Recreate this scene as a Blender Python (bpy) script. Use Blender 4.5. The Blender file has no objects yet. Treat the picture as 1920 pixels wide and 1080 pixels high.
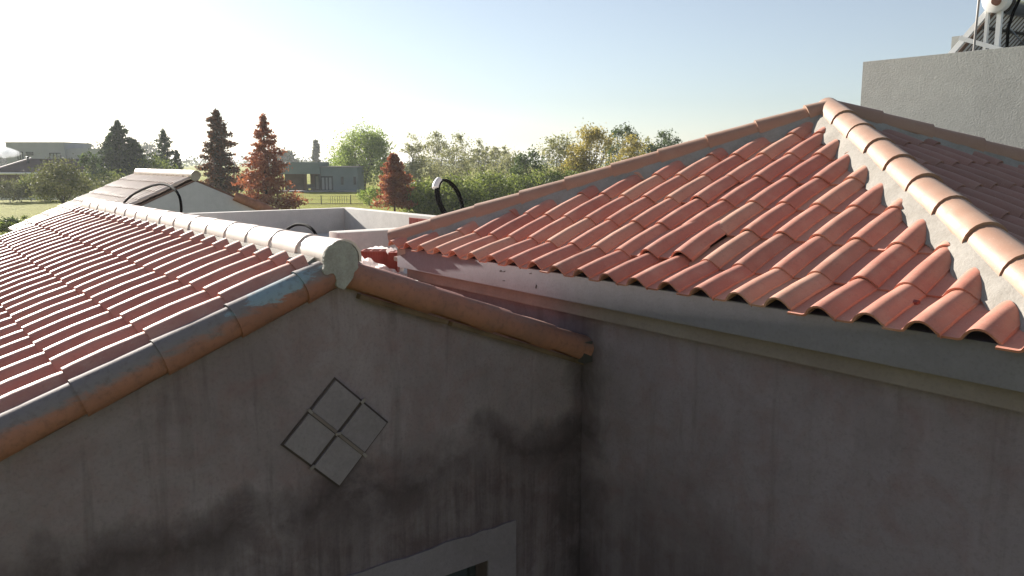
import bpy, bmesh, math, random
import numpy as np
from mathutils import Vector, Matrix

random.seed(11)
RNG = np.random.default_rng(11)
SC = bpy.context.scene
COL = SC.collection
R = math.radians

# ------------------------------------------------------------------ camera, sky, sun, exposure
CAM_H = 4.0
YAW = R(52.43)                       # the house axes are the world axes; the camera looks across them
F_PX = 1540.0
PITCH = math.atan(237 / F_PX)
cam = bpy.data.cameras.new('camera')
cam.sensor_width = 36.0
cam.lens = F_PX / 1920 * 36
cam.clip_start = 0.05
cam.clip_end = 8000
camo = bpy.data.objects.new('camera', cam)
camo.location = (0, 0, CAM_H)
camo.rotation_euler = (math.pi / 2 - PITCH, 0, YAW)
COL.objects.link(camo)
SC.camera = camo

SUN_EL = R(20.5)
SUN_ALPHA = R(3.3)                   # how far the sun stands round from -X towards -Y
SUN_DIR = Vector((-math.cos(SUN_ALPHA) * math.cos(SUN_EL), -math.sin(SUN_ALPHA) * math.cos(SUN_EL), math.sin(SUN_EL)))
world = bpy.data.worlds.new('World')
SC.world = world
world.use_nodes = True
wn = world.node_tree.nodes
sky = wn.new('ShaderNodeTexSky')
sky.sky_type = 'NISHITA'
sky.sun_disc = False
sky.sun_elevation = SUN_EL
sky.sun_rotation = math.atan2(SUN_DIR.x, SUN_DIR.y)
sky.altitude = 20
sky.air_density = 1.0
sky.dust_density = 0.35
sky.ozone_density = 3.2
wn['Background'].inputs['Strength'].default_value = 0.0505
hsv = wn.new('ShaderNodeHueSaturation')
hsv.inputs['Saturation'].default_value = 0.58
world.node_tree.links.new(sky.outputs[0], hsv.inputs['Color'])
world.node_tree.links.new(hsv.outputs[0], wn['Background'].inputs['Color'])
sl = bpy.data.lights.new('sun', 'SUN')
sl.energy = 5.0
sl.angle = R(0.53)
sl.color = (1.0, 0.93, 0.84)
so = bpy.data.objects.new('sun', sl)
so.rotation_euler = SUN_DIR.to_track_quat('Z', 'Y').to_euler()
so.location = (-30, -8, 30)
COL.objects.link(so)
SC.view_settings.view_transform = 'Standard'
SC.view_settings.look = 'None'
SC.view_settings.gamma = 1
SC.view_settings.use_curve_mapping = False
SC.view_settings.exposure = 1.38
SC.render.engine = 'CYCLES'
SC.cycles.use_denoising = True
SC.cycles.max_bounces = 8
SC.cycles.volume_bounces = 2
SC.cycles.transparent_max_bounces = 12

# ------------------------------------------------------------------ measuring: photo direction + distance -> place
FWD = Vector((-math.sin(YAW), math.cos(YAW), 0))
RGT = Vector((math.cos(YAW), math.sin(YAW), 0))
_c, _s = math.cos(PITCH), math.sin(PITCH)


def ray(px, py):
    x = (px - 960) / F_PX
    v = -(py - 540) / F_PX
    d = RGT * x + FWD * (_c + v * _s)
    d.z = -_s + v * _c
    return d


def at_depth(px, py, D):
    d = ray(px, py)
    t = D / d.dot(FWD)
    return Vector((0, 0, CAM_H)) + d * t


def on_y(px, py, y):
    d = ray(px, py)
    return Vector((0, 0, CAM_H)) + d * (y / d.y)


def ground_at(px, D):
    p = at_depth(px, 300, D)
    return Vector((p.x, p.y, 0))


def z_at(py, D):
    return at_depth(960, py, D).z


# ------------------------------------------------------------------ objects
ORIGIN = {}


def tag(o, label=None, cat=None, group=None, kind=None):
    if label: o['label'] = label
    if cat: o['category'] = cat
    if group: o['group'] = group
    if kind: o['kind'] = kind
    return o


def thing(name, loc, label, cat, group=None, rz=0):
    o = bpy.data.objects.new(name, None)
    o.empty_display_size = 0.2
    o.location = loc
    o.rotation_euler.z = rz
    COL.objects.link(o)
    ORIGIN[o] = Vector(loc)
    return tag(o, label, cat, group)


class MB:
    """collects geometry in world coordinates, builds ONE mesh object"""
    def __init__(self):
        self.v = []; self.f = []

    def add(self, verts, faces):
        n = len(self.v)
        self.v += [tuple(p) for p in verts]
        self.f += [tuple(n + i for i in f) for f in faces]
        return self

    def box(self, x0, x1, y0, y1, z0, z1):
        v = [(x, y, z) for z in (z0, z1) for y in (y0, y1) for x in (x0, x1)]
        return self.add(v, [(0, 2, 3, 1), (4, 5, 7, 6), (0, 1, 5, 4), (2, 6, 7, 3), (0, 4, 6, 2), (1, 3, 7, 5)])

    def bbox(self, x0, x1, y0, y1, z0, z1, b):
        """box with a chamfer on its upright and top edges"""
        bm = bmesh.new()
        bmesh.ops.create_cube(bm, size=1)
        for vv in bm.verts:
            vv.co = Vector((x0 + (vv.co.x + .5) * (x1 - x0), y0 + (vv.co.y + .5) * (y1 - y0), z0 + (vv.co.z + .5) * (z1 - z0)))
        bmesh.ops.bevel(bm, geom=list(bm.edges), offset=b, segments=2, profile=.6, affect='EDGES')
        return self.from_bm(bm)

    def from_bm(self, bm, m=None):
        bm.verts.ensure_lookup_table()
        for i, vv in enumerate(bm.verts): vv.index = i
        self.add([(m @ vv.co) if m else vv.co for vv in bm.verts], [[q.index for q in f.verts] for f in bm.faces])
        bm.free()
        return self

    def obox(self, c, ex, ey, ez):
        """oriented box: centre and three half-extent vectors"""
        c, ex, ey, ez = map(Vector, (c, ex, ey, ez))
        v = [c + ex * a + ey * b + ez * d for d in (-1, 1) for b in (-1, 1) for a in (-1, 1)]
        return self.add(v, [(0, 2, 3, 1), (4, 5, 7, 6), (0, 1, 5, 4), (2, 6, 7, 3), (0, 4, 6, 2), (1, 3, 7, 5)])

    def prism(self, pts, d):
        """flat polygon pts extruded by vector d"""
        d = Vector(d); n = len(pts)
        v = [Vector(p) for p in pts] + [Vector(p) + d for p in pts]
        f = [tuple(range(n))[::-1], tuple(range(n, 2 * n))]
        f += [(i, (i + 1) % n, n + (i + 1) % n, n + i) for i in range(n)]
        return self.add(v, f)

    def tube(self, path, rad, n=8, cap=True):
        path = [Vector(p) for p in path]
        rad = [rad] * len(path) if not hasattr(rad, '__len__') else rad
        vs = []
        up0 = None
        for i, p in enumerate(path):
            t = (path[min(i + 1, len(path) - 1)] - path[max(i - 1, 0)]).normalized()
            if up0 is None:
                up0 = t.orthogonal().normalized()
            a = (up0 - t * up0.dot(t)).normalized(); up0 = a
            b = t.cross(a)
            for k in range(n):
                th = 2 * math.pi * k / n
                vs.append(p + (a * math.cos(th) + b * math.sin(th)) * rad[i])
        fs = []
        for i in range(len(path) - 1):
            for k in range(n):
                k2 = (k + 1) % n
                fs.append((i * n + k, i * n + k2, (i + 1) * n + k2, (i + 1) * n + k))
        if cap:
            fs.append(tuple(range(n))[::-1]); m = (len(path) - 1) * n
            fs.append(tuple(range(m, m + n)))
        return self.add(vs, fs)

    def build(self, name, mat, parent=None, angle=35, kind=None):
        off = ORIGIN.get(parent, Vector((0, 0, 0)))
        me = bpy.data.meshes.new(name)
        me.from_pydata([(p[0] - off.x, p[1] - off.y, p[2] - off.z) for p in self.v], [], self.f)
        me.update()
        bm = bmesh.new(); bm.from_mesh(me)
        bmesh.ops.recalc_face_normals(bm, faces=bm.faces)
        bm.to_mesh(me); bm.free()
        finish(me, mat, angle)
        o = bpy.data.objects.new(name, me)
        if parent is not None:
            o.parent = parent
        COL.objects.link(o)
        ORIGIN[o] = off
        if kind: o['kind'] = kind
        return o


def finish(me, mat, angle=35):
    if mat is not None: me.materials.append(mat)
    if angle:
        me.polygons.foreach_set('use_smooth', [True] * len(me.polygons))
        me.set_sharp_from_angle(angle=R(angle))


def place(name, me, parent, M):
    o = bpy.data.objects.new(name, me)
    off = ORIGIN.get(parent, Vector((0, 0, 0)))
    M = M.copy(); M.translation -= off
    o.parent = parent
    o.matrix_local = M
    COL.objects.link(o)
    ORIGIN[o] = None
    return o


# ------------------------------------------------------------------ materials
class NT:
    def __init__(self, name):
        self.m = bpy.data.materials.new(name); self.m.use_nodes = True
        self.t = self.m.node_tree; self.n = self.t.nodes
        self.b = self.n['Principled BSDF']
        self.out = self.n['Material Output']

    def link(self, a, b): self.t.links.new(a, b)

    def node(self, ty, **kw):
        x = self.n.new(ty)
        for k, v in kw.items(): setattr(x, k, v)
        return x

    def pos(self, scale=(1, 1, 1)):
        g = self.node('ShaderNodeNewGeometry')
        mp = self.node('ShaderNodeMapping')
        mp.inputs['Scale'].default_value = scale
        self.link(g.outputs['Position'], mp.inputs['Vector'])
        return mp.outputs[0]

    def noise(self, vec, scale, detail=4, rough=.55, dist=0):
        x = self.node('ShaderNodeTexNoise')
        x.inputs['Scale'].default_value = scale; x.inputs['Detail'].default_value = detail
        x.inputs['Roughness'].default_value = rough; x.inputs['Distortion'].default_value = dist
        if vec is not None: self.link(vec, x.inputs['Vector'])
        return x.outputs[0]

    def ramp(self, fac, stops):
        x = self.node('ShaderNodeValToRGB')
        while len(x.color_ramp.elements) < len(stops): x.color_ramp.elements.new(.5)
        for e, (p, c) in zip(x.color_ramp.elements, stops):
            e.position = p
            e.color = (c, c, c, 1) if not hasattr(c, '__len__') else (*c, 1)
        self.link(fac, x.inputs[0])
        return x.outputs[0]

    def mix(self, fac, a, b, mode='MIX'):
        x = self.node('ShaderNodeMix'); x.data_type = 'RGBA'; x.blend_type = mode
        for s, val in ((x.inputs[0], fac), (x.inputs[6], a), (x.inputs[7], b)):
            if isinstance(val, (int, float)): s.default_value = val
            elif isinstance(val, (tuple, list)): s.default_value = (*val, 1)
            else: self.link(val, s)
        return x.outputs[2]

    def math(self, op, a, b=0.5):
        x = self.node('ShaderNodeMath'); x.operation = op
        for s, val in zip(x.inputs, (a, b)):
            if isinstance(val, (int, float)): s.default_value = val
            else: self.link(val, s)
        return x.outputs[0]

    def bump(self, h, strength=.3, dist=.01):
        x = self.node('ShaderNodeBump')
        x.inputs['Strength'].default_value = strength; x.inputs['Distance'].default_value = dist
        self.link(h, x.inputs['Height']); self.link(x.outputs[0], self.b.inputs['Normal'])

    def col(self, c):
        if hasattr(c, '__len__'): self.b.inputs['Base Color'].default_value = (*c, 1)
        else: self.link(c, self.b.inputs['Base Color'])

    def set(self, rough=.8, spec=.3, metal=0):
        self.b.inputs['Roughness'].default_value = rough
        self.b.inputs['Specular IOR Level'].default_value = spec
        self.b.inputs['Metallic'].default_value = metal


def plain(name, c, rough=.7, spec=.3, metal=0, var=.25, scale=3.0):
    m = NT(name)
    n = m.noise(m.pos(), scale, 5)
    lo = tuple(x * (1 - var) for x in c); hi = tuple(min(1, x * (1 + var)) for x in c)
    m.col(m.ramp(n, [(.3, lo), (.7, hi)]))
    m.set(rough, spec, metal)
    return m.m


def tile_mat(name, a, b, dusty, stain=.5, rough=.5, spec=.45, third=None, sheen=.1):
    m = NT(name)
    oi = m.node('ShaderNodeObjectInfo')
    P = m.pos()
    base = m.mix(oi.outputs['Random'], a, b)
    if third: base = m.ramp(oi.outputs['Random'], [(0.0, b), (.45, a), (.8, third), (1.0, tuple(x * .8 for x in b))])
    n1 = m.noise(P, 9, 5, .6)
    base = m.mix(m.ramp(n1, [(.45, 0.0), (.75, .45)]), base, dusty)
    n2 = m.noise(P, 55, 4, .7)
    base = m.mix(m.ramp(n2, [(.56, 0.0), (.75, stain)]), base, tuple(x * .55 for x in a))
    n4 = m.noise(P, 2.4, 4, .6)
    base = m.mix(m.ramp(n4, [(.5, 0.0), (.75, .4)]), base, tuple(x * .7 for x in b))
    n3 = m.noise(P, 160, 2)
    base = m.mix(m.ramp(n3, [(.66, 0.0), (.72, .5)]), base, (.5, .44, .38))
    m.col(base)
    m.set(rough, spec)
    m.link(m.ramp(n1, [(.3, rough - .08), (.7, rough + .18)]), m.b.inputs['Roughness'])
    m.b.inputs['Sheen Weight'].default_value = sheen     # pale sheen added to whiten sunlit tiles at grazing angles
    m.b.inputs['Sheen Roughness'].default_value = .45
    m.b.inputs['Sheen Tint'].default_value = (1, .9, .8, 1)
    m.bump(m.noise(P, 220, 3), .12, .003)
    return m.m


def cement_mat(name, c, dark, scale=2.0, amount=.6, rough=.85, bump=.25, spec=.2, fine=60):
    m = NT(name)
    P = m.pos()
    n1 = m.noise(P, scale, 6, .62)
    n2 = m.noise(P, scale * 7, 5, .6)
    col = m.mix(m.ramp(n1, [(.38, 0.0), (.68, amount)]), c, dark)
    col = m.mix(m.ramp(n2, [(.45, 0.0), (.75, .35)]), col, tuple(min(1, x * 1.25) for x in c))
    n3 = m.noise(P, fine, 4, .7)
    col = m.mix(m.ramp(n3, [(.5, 0.0), (.8, .35)]), col, tuple(x * .6 for x in dark))
    m.col(col); m.set(rough, spec)
    m.bump(m.noise(P, fine * 1.5, 5, .7), bump, .01)
    return m.m


def leaf_mat(name, stops, trans=.45):
    m = NT(name)
    g = m.node('ShaderNodeNewGeometry')
    P = m.pos()
    f = m.math('ADD', m.math('MULTIPLY', g.outputs['Random Per Island'], .6), m.math('MULTIPLY', m.noise(P, .9, 3), .4))
    col = m.ramp(f, stops)
    m.col(col); m.set(.6, .25)
    tr = m.node('ShaderNodeBsdfTranslucent')
    m.link(col, tr.inputs['Color'])
    mx = m.node('ShaderNodeMixShader'); mx.inputs[0].default_value = trans
    m.link(m.b.outputs[0], mx.inputs[1]); m.link(tr.outputs[0], mx.inputs[2])
    m.link(mx.outputs[0], m.out.inputs['Surface'])
    return m.m


TERRA = tile_mat('terracotta_roof_tile', (.51, .20, .135), (.43, .155, .105), (.58, .36, .265), .6, .5, .5, (.56, .30, .20))
TERRA_OLD = tile_mat('weathered_roof_tile', (.52, .225, .165), (.44, .175, .13), (.56, .33, .25), .6, .52, .5)
TERRA_GREY = tile_mat('grey_brown_roof_tile', (.35, .19, .15), (.28, .15, .115), (.36, .24, .19), .6, .65, .3)  # greyer, darker copy of the tile colour for the right slope
TERRA_FAR = tile_mat('pale_roof_tile', (.60, .46, .38), (.54, .41, .34), (.64, .54, .46), .3, .5, .4)  # paler tile colour for the far gable's slope
HIP_TILE = tile_mat('peach_ridge_tile', (.37, .22, .15), (.33, .19, .13), (.40, .27, .20), .35, .5, .4)
RIDGE_PALE = tile_mat('sunlit_white_ridge_tile', (.76, .64, .56), (.72, .60, .52), (.80, .72, .65), .3, .4, .5)  # glancing sun on the ridges put into a near-white base colour


def rake_mat(name, smear):
    m = NT(name)
    P = m.pos()
    oi = m.node('ShaderNodeObjectInfo')
    base = m.mix(oi.outputs['Random'], (.34, .15, .10), (.40, .175, .115))
    n1 = m.noise(P, 7, 5, .6)
    base = m.mix(m.ramp(n1, [(.4, 0.0), (.7, .6)]), base, (.22, .12, .09))
    g = m.node('ShaderNodeTexCoord')
    sep = m.node('ShaderNodeSeparateXYZ'); m.link(g.outputs['Object'], sep.inputs[0])
    # cement slurry wiped along the upper part of the tile, in patches
    n2 = m.noise(m.pos((5, 2.2, 9)), 1.5, 6, .7, .6)
    n5 = m.noise(P, 1.6, 3, .5)
    up = m.math('ADD', m.math('ADD', m.math('MULTIPLY', sep.outputs[2], 7.0), m.math('MULTIPLY', n2, 1.1)), m.math('MULTIPLY', n5, .9))
    base = m.mix(m.ramp(m.math('MULTIPLY', up, .5), [(.58, 0.0), (.70, smear)]), base, (.19, .185, .185))
    ps = m.node('ShaderNodeSeparateXYZ'); m.link(P, ps.inputs[0])
    yy = m.math('ABSOLUTE', m.math('SUBTRACT', ps.outputs[1], 1.36), 0)
    zz = m.math('ABSOLUTE', m.math('SUBTRACT', m.math('SUBTRACT', ps.outputs[2], m.math('MULTIPLY', ps.outputs[1], .375)), 2.935), 0)
    pm = m.math('ADD', m.math('ADD', m.math('MULTIPLY', yy, 1.7), m.math('MULTIPLY', zz, 6.0)), m.math('MULTIPLY', m.noise(m.pos((8, 4, 14)), 1.6, 6, .7, .5), .9))
    base = m.mix(m.ramp(pm, [(.72, .9), (.80, 0.0)]), base, (.25, .33, .36))
    base = m.mix(m.ramp(m.noise(P, 30, 5, .7), [(.5, 0.0), (.7, .45)]), base, (.11, .07, .055))
    m.col(base); m.set(.75, .25)
    m.bump(m.noise(P, 120, 4), .15, .004)
    return m.m


RAKE = rake_mat('smeared_rake_tile', .85)
RAKE_PLAIN = rake_mat('plain_rake_tile', .25)
MORTAR = cement_mat('mortar', (.33, .308, .275), (.23, .21, .18), 6, .7, .9, .4)
MORTAR_GREY = cement_mat('grey_mortar', (.40, .385, .345), (.25, .23, .20), 14, .8, .9, .5)
FASCIA = cement_mat('fascia_render', (.215, .198, .222), (.17, .15, .165), 1.6, .5, .85, .12)
BAND = cement_mat('band_render', (.25, .205, .185), (.19, .145, .13), 2.0, .6, .85, .15)
STUCCO = cement_mat('rough_grey_stucco', (.265, .275, .26), (.22, .225, .215), 1.2, .5, .9, .5, .15, 38)
PARAPET = cement_mat('pale_parapet_render', (.55, .525, .49), (.40, .38, .35), 1.4, .5, .85, .15)
ROOF_BED = cement_mat('roof_bed', (.16, .10, .08), (.10, .06, .05), 5, .6)


def stained_wall(name, light, mid, dark, band_z, band, corner):
    m = NT(name)
    P = m.pos()
    sep = m.node('ShaderNodeSeparateXYZ'); m.link(P, sep.inputs[0])
    n1 = m.noise(P, 1.3, 8, .68, .6)
    col = m.mix(m.ramp(n1, [(.40, 0.0), (.62, .9)]), light, mid)
    n0 = m.noise(P, 5.5, 6, .7, .5)
    col = m.mix(m.ramp(n0, [(.46, 0.0), (.70, .5)]), col, (mid[0] * 1.1, mid[1] * .82, mid[2] * .78))
    # trowel patches, lighter
    tr = m.noise(m.pos((2.5, 2.5, 1.2)), 1.4, 5, .6, 1.0)
    col = m.mix(m.ramp(tr, [(.56, 0.0), (.66, .35)]), col, tuple(x * 1.12 for x in light))
    # an old damp mark with an uneven edge, and runs below it
    wob = m.math('ADD', m.math('MULTIPLY', m.math('SUBTRACT', m.noise(m.pos((1, 1, .3)), 1.1, 7, .62, .3), .5), .85),
                 m.math('MULTIPLY', m.math('SUBTRACT', m.noise(P, 7, 5, .7), .5), .16))
    d = m.math('SUBTRACT', m.math('ADD', sep.outputs[2], wob), band_z)
    bnd = m.ramp(m.math('ABSOLUTE', m.math('MULTIPLY', d, 2.6), 0), [(.0, band), (.30, band * .6), (.5, 0.0)])
    brk = m.ramp(m.noise(P, 2.6, 6, .65, .4), [(.34, .3), (.54, 1.0)])
    col = m.mix(m.math('MULTIPLY', bnd, brk), col, dark)
    runs = m.math('ADD', m.noise(m.pos((16, 16, .9)), 1.0, 6, .65, .2), m.math('MULTIPLY', m.math('SUBTRACT', n0, .5), .6))
    below = m.ramp(m.math('ADD', m.math('MULTIPLY', d, -1.6), .35), [(.3, 0.0), (.7, .9)])
    col = m.mix(m.math('MULTIPLY', below, m.ramp(runs, [(.38, .42), (.62, .82)])), col, dark)
    above = m.ramp(m.noise(m.pos((9, 9, .8)), 1.0, 6, .62, .4), [(.56, 0.0), (.70, .4)])
    col = m.mix(above, col, (dark[0] * 1.25, dark[1] * 1.2, dark[2] * 1.15))
    # damp patch in the inner corner of the two walls
    cx = m.math('SUBTRACT', sep.outputs[corner[0]], corner[1])
    cn = m.math('ADD', m.math('ABSOLUTE', m.math('MULTIPLY', cx, corner[2]), 0), m.math('MULTIPLY', m.noise(P, 3.2, 7, .65, .5), 1.0))
    col = m.mix(m.ramp(cn, [(.46, .8), (.85, 0.0)]), col, tuple(x * .6 for x in dark))
    fine = m.noise(P, 60, 5, .75)
    col = m.mix(m.ramp(fine, [(.5, 0.0), (.8, .35)]), col, tuple(x * .7 for x in dark))
    m.col(col); m.set(.9, .12)
    m.bump(m.math('ADD', m.noise(P, 9, 5, .65), m.math('MULTIPLY', fine, .5)), .35, .015)
    return m.m


GABLE_WALL = stained_wall('stained_gable_render', (.295, .238, .24), (.215, .167, .168), (.075, .054, .054), 2.42, .9, (1, 3.24, 1.5))
HIP_WALL = stained_wall('stained_hip_house_render', (.26, .214, .234), (.20, .158, .17), (.115, .088, .093), 2.05, .35, (0, -3.52, 1.6))
A2_WALL = cement_mat('pale_gable_render', (.42, .425, .445), (.32, .325, .34), 1.0, .6, .88, .15)
PATCH = cement_mat('patch_render', (.235, .198, .205), (.18, .145, .148), 3, .6, .9, .2)
VENT_PANE = cement_mat('vent_tile', (.265, .222, .226), (.19, .155, .158), 5, .5, .8, .1)
VENT_DARK = plain('vent_joint', (.08, .06, .055), .9, .1)
VENT_TIP = plain('vent_tip', (.28, .235, .215), .9, .1)
DARKNESS = plain('room_dark', (.02, .018, .018), .9, .1)
BRICK = plain('hollow_brick_clay', (.27, .072, .058), .8, .2, 0, .2, 14)
PLASTIC = NT('crumpled_plastic')
PLASTIC.col(PLASTIC.ramp(PLASTIC.noise(PLASTIC.pos(), 18, 4), [(.35, (.72, .62, .62)), (.6, (.86, .84, .82))]))
PLASTIC.set(.35, .5)
_tr = PLASTIC.node('ShaderNodeBsdfTranslucent'); _tr.inputs['Color'].default_value = (.8, .76, .74, 1)
_mx = PLASTIC.node('ShaderNodeMixShader'); _mx.inputs[0].default_value = .5
PLASTIC.link(PLASTIC.b.outputs[0], _mx.inputs[1]); PLASTIC.link(_tr.outputs[0], _mx.inputs[2]); PLASTIC.link(_mx.outputs[0], PLASTIC.out.inputs['Surface'])
PLASTIC = PLASTIC.m
BLACK_PIPE = plain('black_polythene', (.010, .010, .010), .85, .08)
WHITE_METAL = plain('white_metal', (.78, .77, .75), .4, .5, 0, .05)
STEEL = plain('brushed_steel', (.62, .62, .62), .28, .5, 1.0, .08)
TUBE_GLASS = plain('tube_glass', (.17, .115, .09), .2, .5, 0, .15)
DARK_METAL = plain('dark_metal', (.06, .055, .05), .5, .4)
RUSTY = plain('rusty_boss', (.28, .14, .10), .8, .2)
BARK = plain('bark', (.07, .055, .042), .9, .1, 0, .35, 4)
BARK_GREY = plain('grey_bark', (.16, .145, .12), .9, .1, 0, .3, 4)
WHITE_PAINT = plain('white_paint', (.8, .78, .74), .5, .4, 0, .06)
GREY_HOUSE = plain('grey_house_paint', (.37, .37, .38), .85, .15, 0, .08, .6)
GREEN_GREY = plain('greenish_render', (.175, .215, .21), .85, .15, 0, .1, .6)
BROWN_ROOF = plain('brown_sheet_roof', (.085, .06, .055), .7, .2, 0, .15, 1.5)
BROWN_WALL = plain('brown_wall', (.13, .09, .07), .85, .15, 0, .2, 1)
WINDOW_GLASS = plain('window_glass', (.05, .06, .065), .12, .6, 0, .1)
FRAME_DARK = plain('dark_window_frame', (.035, .04, .04), .5, .4)
CURTAIN = plain('pale_blind', (.33, .34, .33), .8, .2, 0, .1)
POST = plain('fence_post', (.07, .06, .05), .85, .15)

L_CYPRESS = leaf_mat('rust_needles', [(.2, (.20, .055, .025)), (.5, (.33, .10, .045)), (.8, (.42, .18, .08))])
L_CYPRESS_D = leaf_mat('brown_needles', [(.2, (.055, .05, .03)), (.5, (.13, .065, .035)), (.8, (.24, .10, .05))], .4)
L_CONIFER = leaf_mat('dark_needles', [(.2, (.022, .04, .017)), (.55, (.05, .08, .028)), (.85, (.10, .14, .045))], .3)
L_WILLOW = leaf_mat('willow_leaves', [(.2, (.11, .16, .03)), (.5, (.23, .31, .055)), (.85, (.38, .45, .10))], .5)
L_AIRY = leaf_mat('thin_grey_green_leaves', [(.2, (.14, .15, .06)), (.5, (.24, .245, .095)), (.85, (.36, .34, .16))], .5)
L_BUSH = leaf_mat('bush_leaves', [(.2, (.055, .08, .02)), (.5, (.135, .175, .035)), (.85, (.27, .31, .065))], .45)
L_OLIVE = leaf_mat('olive_leaves', [(.2, (.06, .07, .03)), (.5, (.13, .14, .05)), (.85, (.22, .22, .08))], .4)
L_YELLOW = leaf_mat('yellow_leaves', [(.2, (.20, .17, .04)), (.5, (.34, .28, .065)), (.85, (.46, .38, .11))], .5)
L_GREEN = leaf_mat('green_leaves', [(.2, (.035, .06, .02)), (.5, (.07, .11, .03)), (.85, (.14, .18, .055))], .4)
L_FAR = leaf_mat('far_leaves', [(.2, (.06, .075, .04)), (.5, (.09, .105, .055)), (.85, (.13, .14, .07))], .3)

# ------------------------------------------------------------------ ground and far land
def lawn_mat():
    m = NT('lawn')
    P = m.pos()
    n1 = m.noise(P, .06, 5, .6); n2 = m.noise(P, .7, 5, .65); n3 = m.noise(P, 6, 4, .7)
    col = m.ramp(n2, [(.3, (.19, .20, .012)), (.55, (.275, .29, .018)), (.8, (.34, .345, .04))])
    col = m.mix(m.ramp(n1, [(.35, 0.0), (.7, .7)]), col, (.28, .27, .045))
    col = m.mix(m.ramp(n3, [(.4, 0.0), (.8, .5)]), col, (.15, .16, .03))
    m.col(col); m.set(.9, .1)
    tr = m.node('ShaderNodeBsdfTranslucent'); m.link(col, tr.inputs['Color'])
    m.bump(m.math('ADD', n3, n2), 1.0, .35)
    return m.m


mb = MB()
GR = 2600
NSEG = 48
mb.add([(0, 0, 0)] + [(GR * math.cos(2 * math.pi * k / NSEG), GR * math.sin(2 * math.pi * k / NSEG), 0) for k in range(NSEG)],
       [(0, 1 + k, 1 + (k + 1) % NSEG) for k in range(NSEG)])
tag(mb.build('lawn', lawn_mat(), None, 0), kind='structure')

# ------------------------------------------------------------------ roof tiles
PROF = [(-.03, .0), (.042, .0), (.054, .004), (.062, .015), (.072, .028), (.086, .0395), (.103, .047), (.120, .0495), (.137, .047), (.152, .0395), (.168, .0265), (.182, .0135), (.190, .009), (.193, -.003)]
CREST = .120


def tile_bm(L=.41):
    bm = bmesh.new()
    rows = []
    ts = [0, .1, .42, .75, 1]
    for t in ts:
        w = 1.02 - .055 * t
        hz = 1.03 - .075 * t
        zo = .0155 * (1 - t) + .0075 * (1 - (2 * t - 1) ** 2)
        rows.append([bm.verts.new((CREST + (x - CREST) * (w if x > .04 else 1), t * L, zo + z * hz)) for x, z in PROF])
    low = []
    for t, zz in ((0, 0), (.42, 2)):
        src = rows[zz]
        low.append([bm.verts.new((CREST + (v.co.x - CREST) * (.93 if .05 < v.co.x < .19 else 1), v.co.y + (.001 if zz == 0 else 0), v.co.z - .0095)) for v in src])
    for a, b in zip(rows, rows[1:]):
        for i in range(len(PROF) - 1):
            bm.faces.new((a[i], a[i + 1], b[i + 1], b[i]))
    for i in range(len(PROF) - 1):
        bm.faces.new((low[0][i], low[0][i + 1], rows[0][i + 1], rows[0][i]))
        bm.faces.new((low[0][i + 1], low[0][i], low[1][i], low[1][i + 1]))
    return bm


_TILES = {}


def tile_mesh(mat):
    if mat not in _TILES:
        me = bpy.data.meshes.new('roof_tile')
        bm = tile_bm(); bm.to_mesh(me); bm.free()
        finish(me, mat, 40)
        _TILES[mat] = me
    return _TILES[mat]


def lay_tiles(parent, mat, e, h, P00, slope, cols, rows, W=.21, L=.323, cuts=(), kick=0.0, jit=1.0, adjust=None, joined=False, lab=None):
    """P00: plane point under the front of tile (0, 0), at its crest line; e along the eave, h level and up the slope"""
    e = Vector(e); h = Vector(h)
    big = MB() if joined else None
    for k in rows:
        for i in cols:
            p = Vector(P00) + e * (W * i) + h * (L * k) + Vector((0, 0, slope * L * k))
            s2 = slope
            if k == 0 and kick:
                p.z += kick; s2 = slope - kick / L
            up = (h + Vector((0, 0, s2))).normalized()
            up = (up + e * random.gauss(0, .006 * jit)).normalized()
            ex = (e + Vector((0, 0, random.gauss(0, .008 * jit)))).normalized()
            nz = ex.cross(up).normalized(); ex = up.cross(nz)
            p = p + e * random.gauss(0, .002 * jit) + up * random.gauss(0, .005 * jit) + nz * abs(random.gauss(0, .0015 * jit))
            if adjust and (i, k) in adjust:
                dx, dy, dz, rot = adjust[(i, k)]
                p = p + e * dx + up * dy + nz * dz
                q = Matrix.Rotation(R(rot), 3, nz); ex = q @ ex; up = q @ up
            M = Matrix((ex, up, nz)).transposed().to_4x4()
            M.translation = p - ex * CREST
            cor = [M @ Vector(c) for c in ((-.03, 0, 0), (.21, 0, 0), (-.03, .41, 0), (.21, .41, 0))]
            need = []; dead = False
            for co, no in cuts:
                ds = [(c - co).dot(no) for c in cor]
                if max(ds) < .03: dead = True; break
                if min(ds) < 0: need.append((co, no))
            if dead: continue
            if need or joined:
                bm = tile_bm()
                Mi = M.inverted()
                for co, no in need:
                    bmesh.ops.bisect_plane(bm, geom=bm.verts[:] + bm.edges[:] + bm.faces[:], plane_co=Mi @ co,
                                           plane_no=(Mi.to_3x3() @ no).normalized(), clear_inner=True)
                if not bm.faces: bm.free(); continue
                if joined:
                    big.from_bm(bm, M); continue
                me = bpy.data.meshes.new('cut_roof_tile'); bm.to_mesh(me); bm.free()
                finish(me, mat, 40)
            else:
                me = tile_mesh(mat)
            o = place('roof_tile', me, parent, M)
            if lab and (i, k) in lab: o['label'] = lab[(i, k)]
    return big


_BAR = {}


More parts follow.
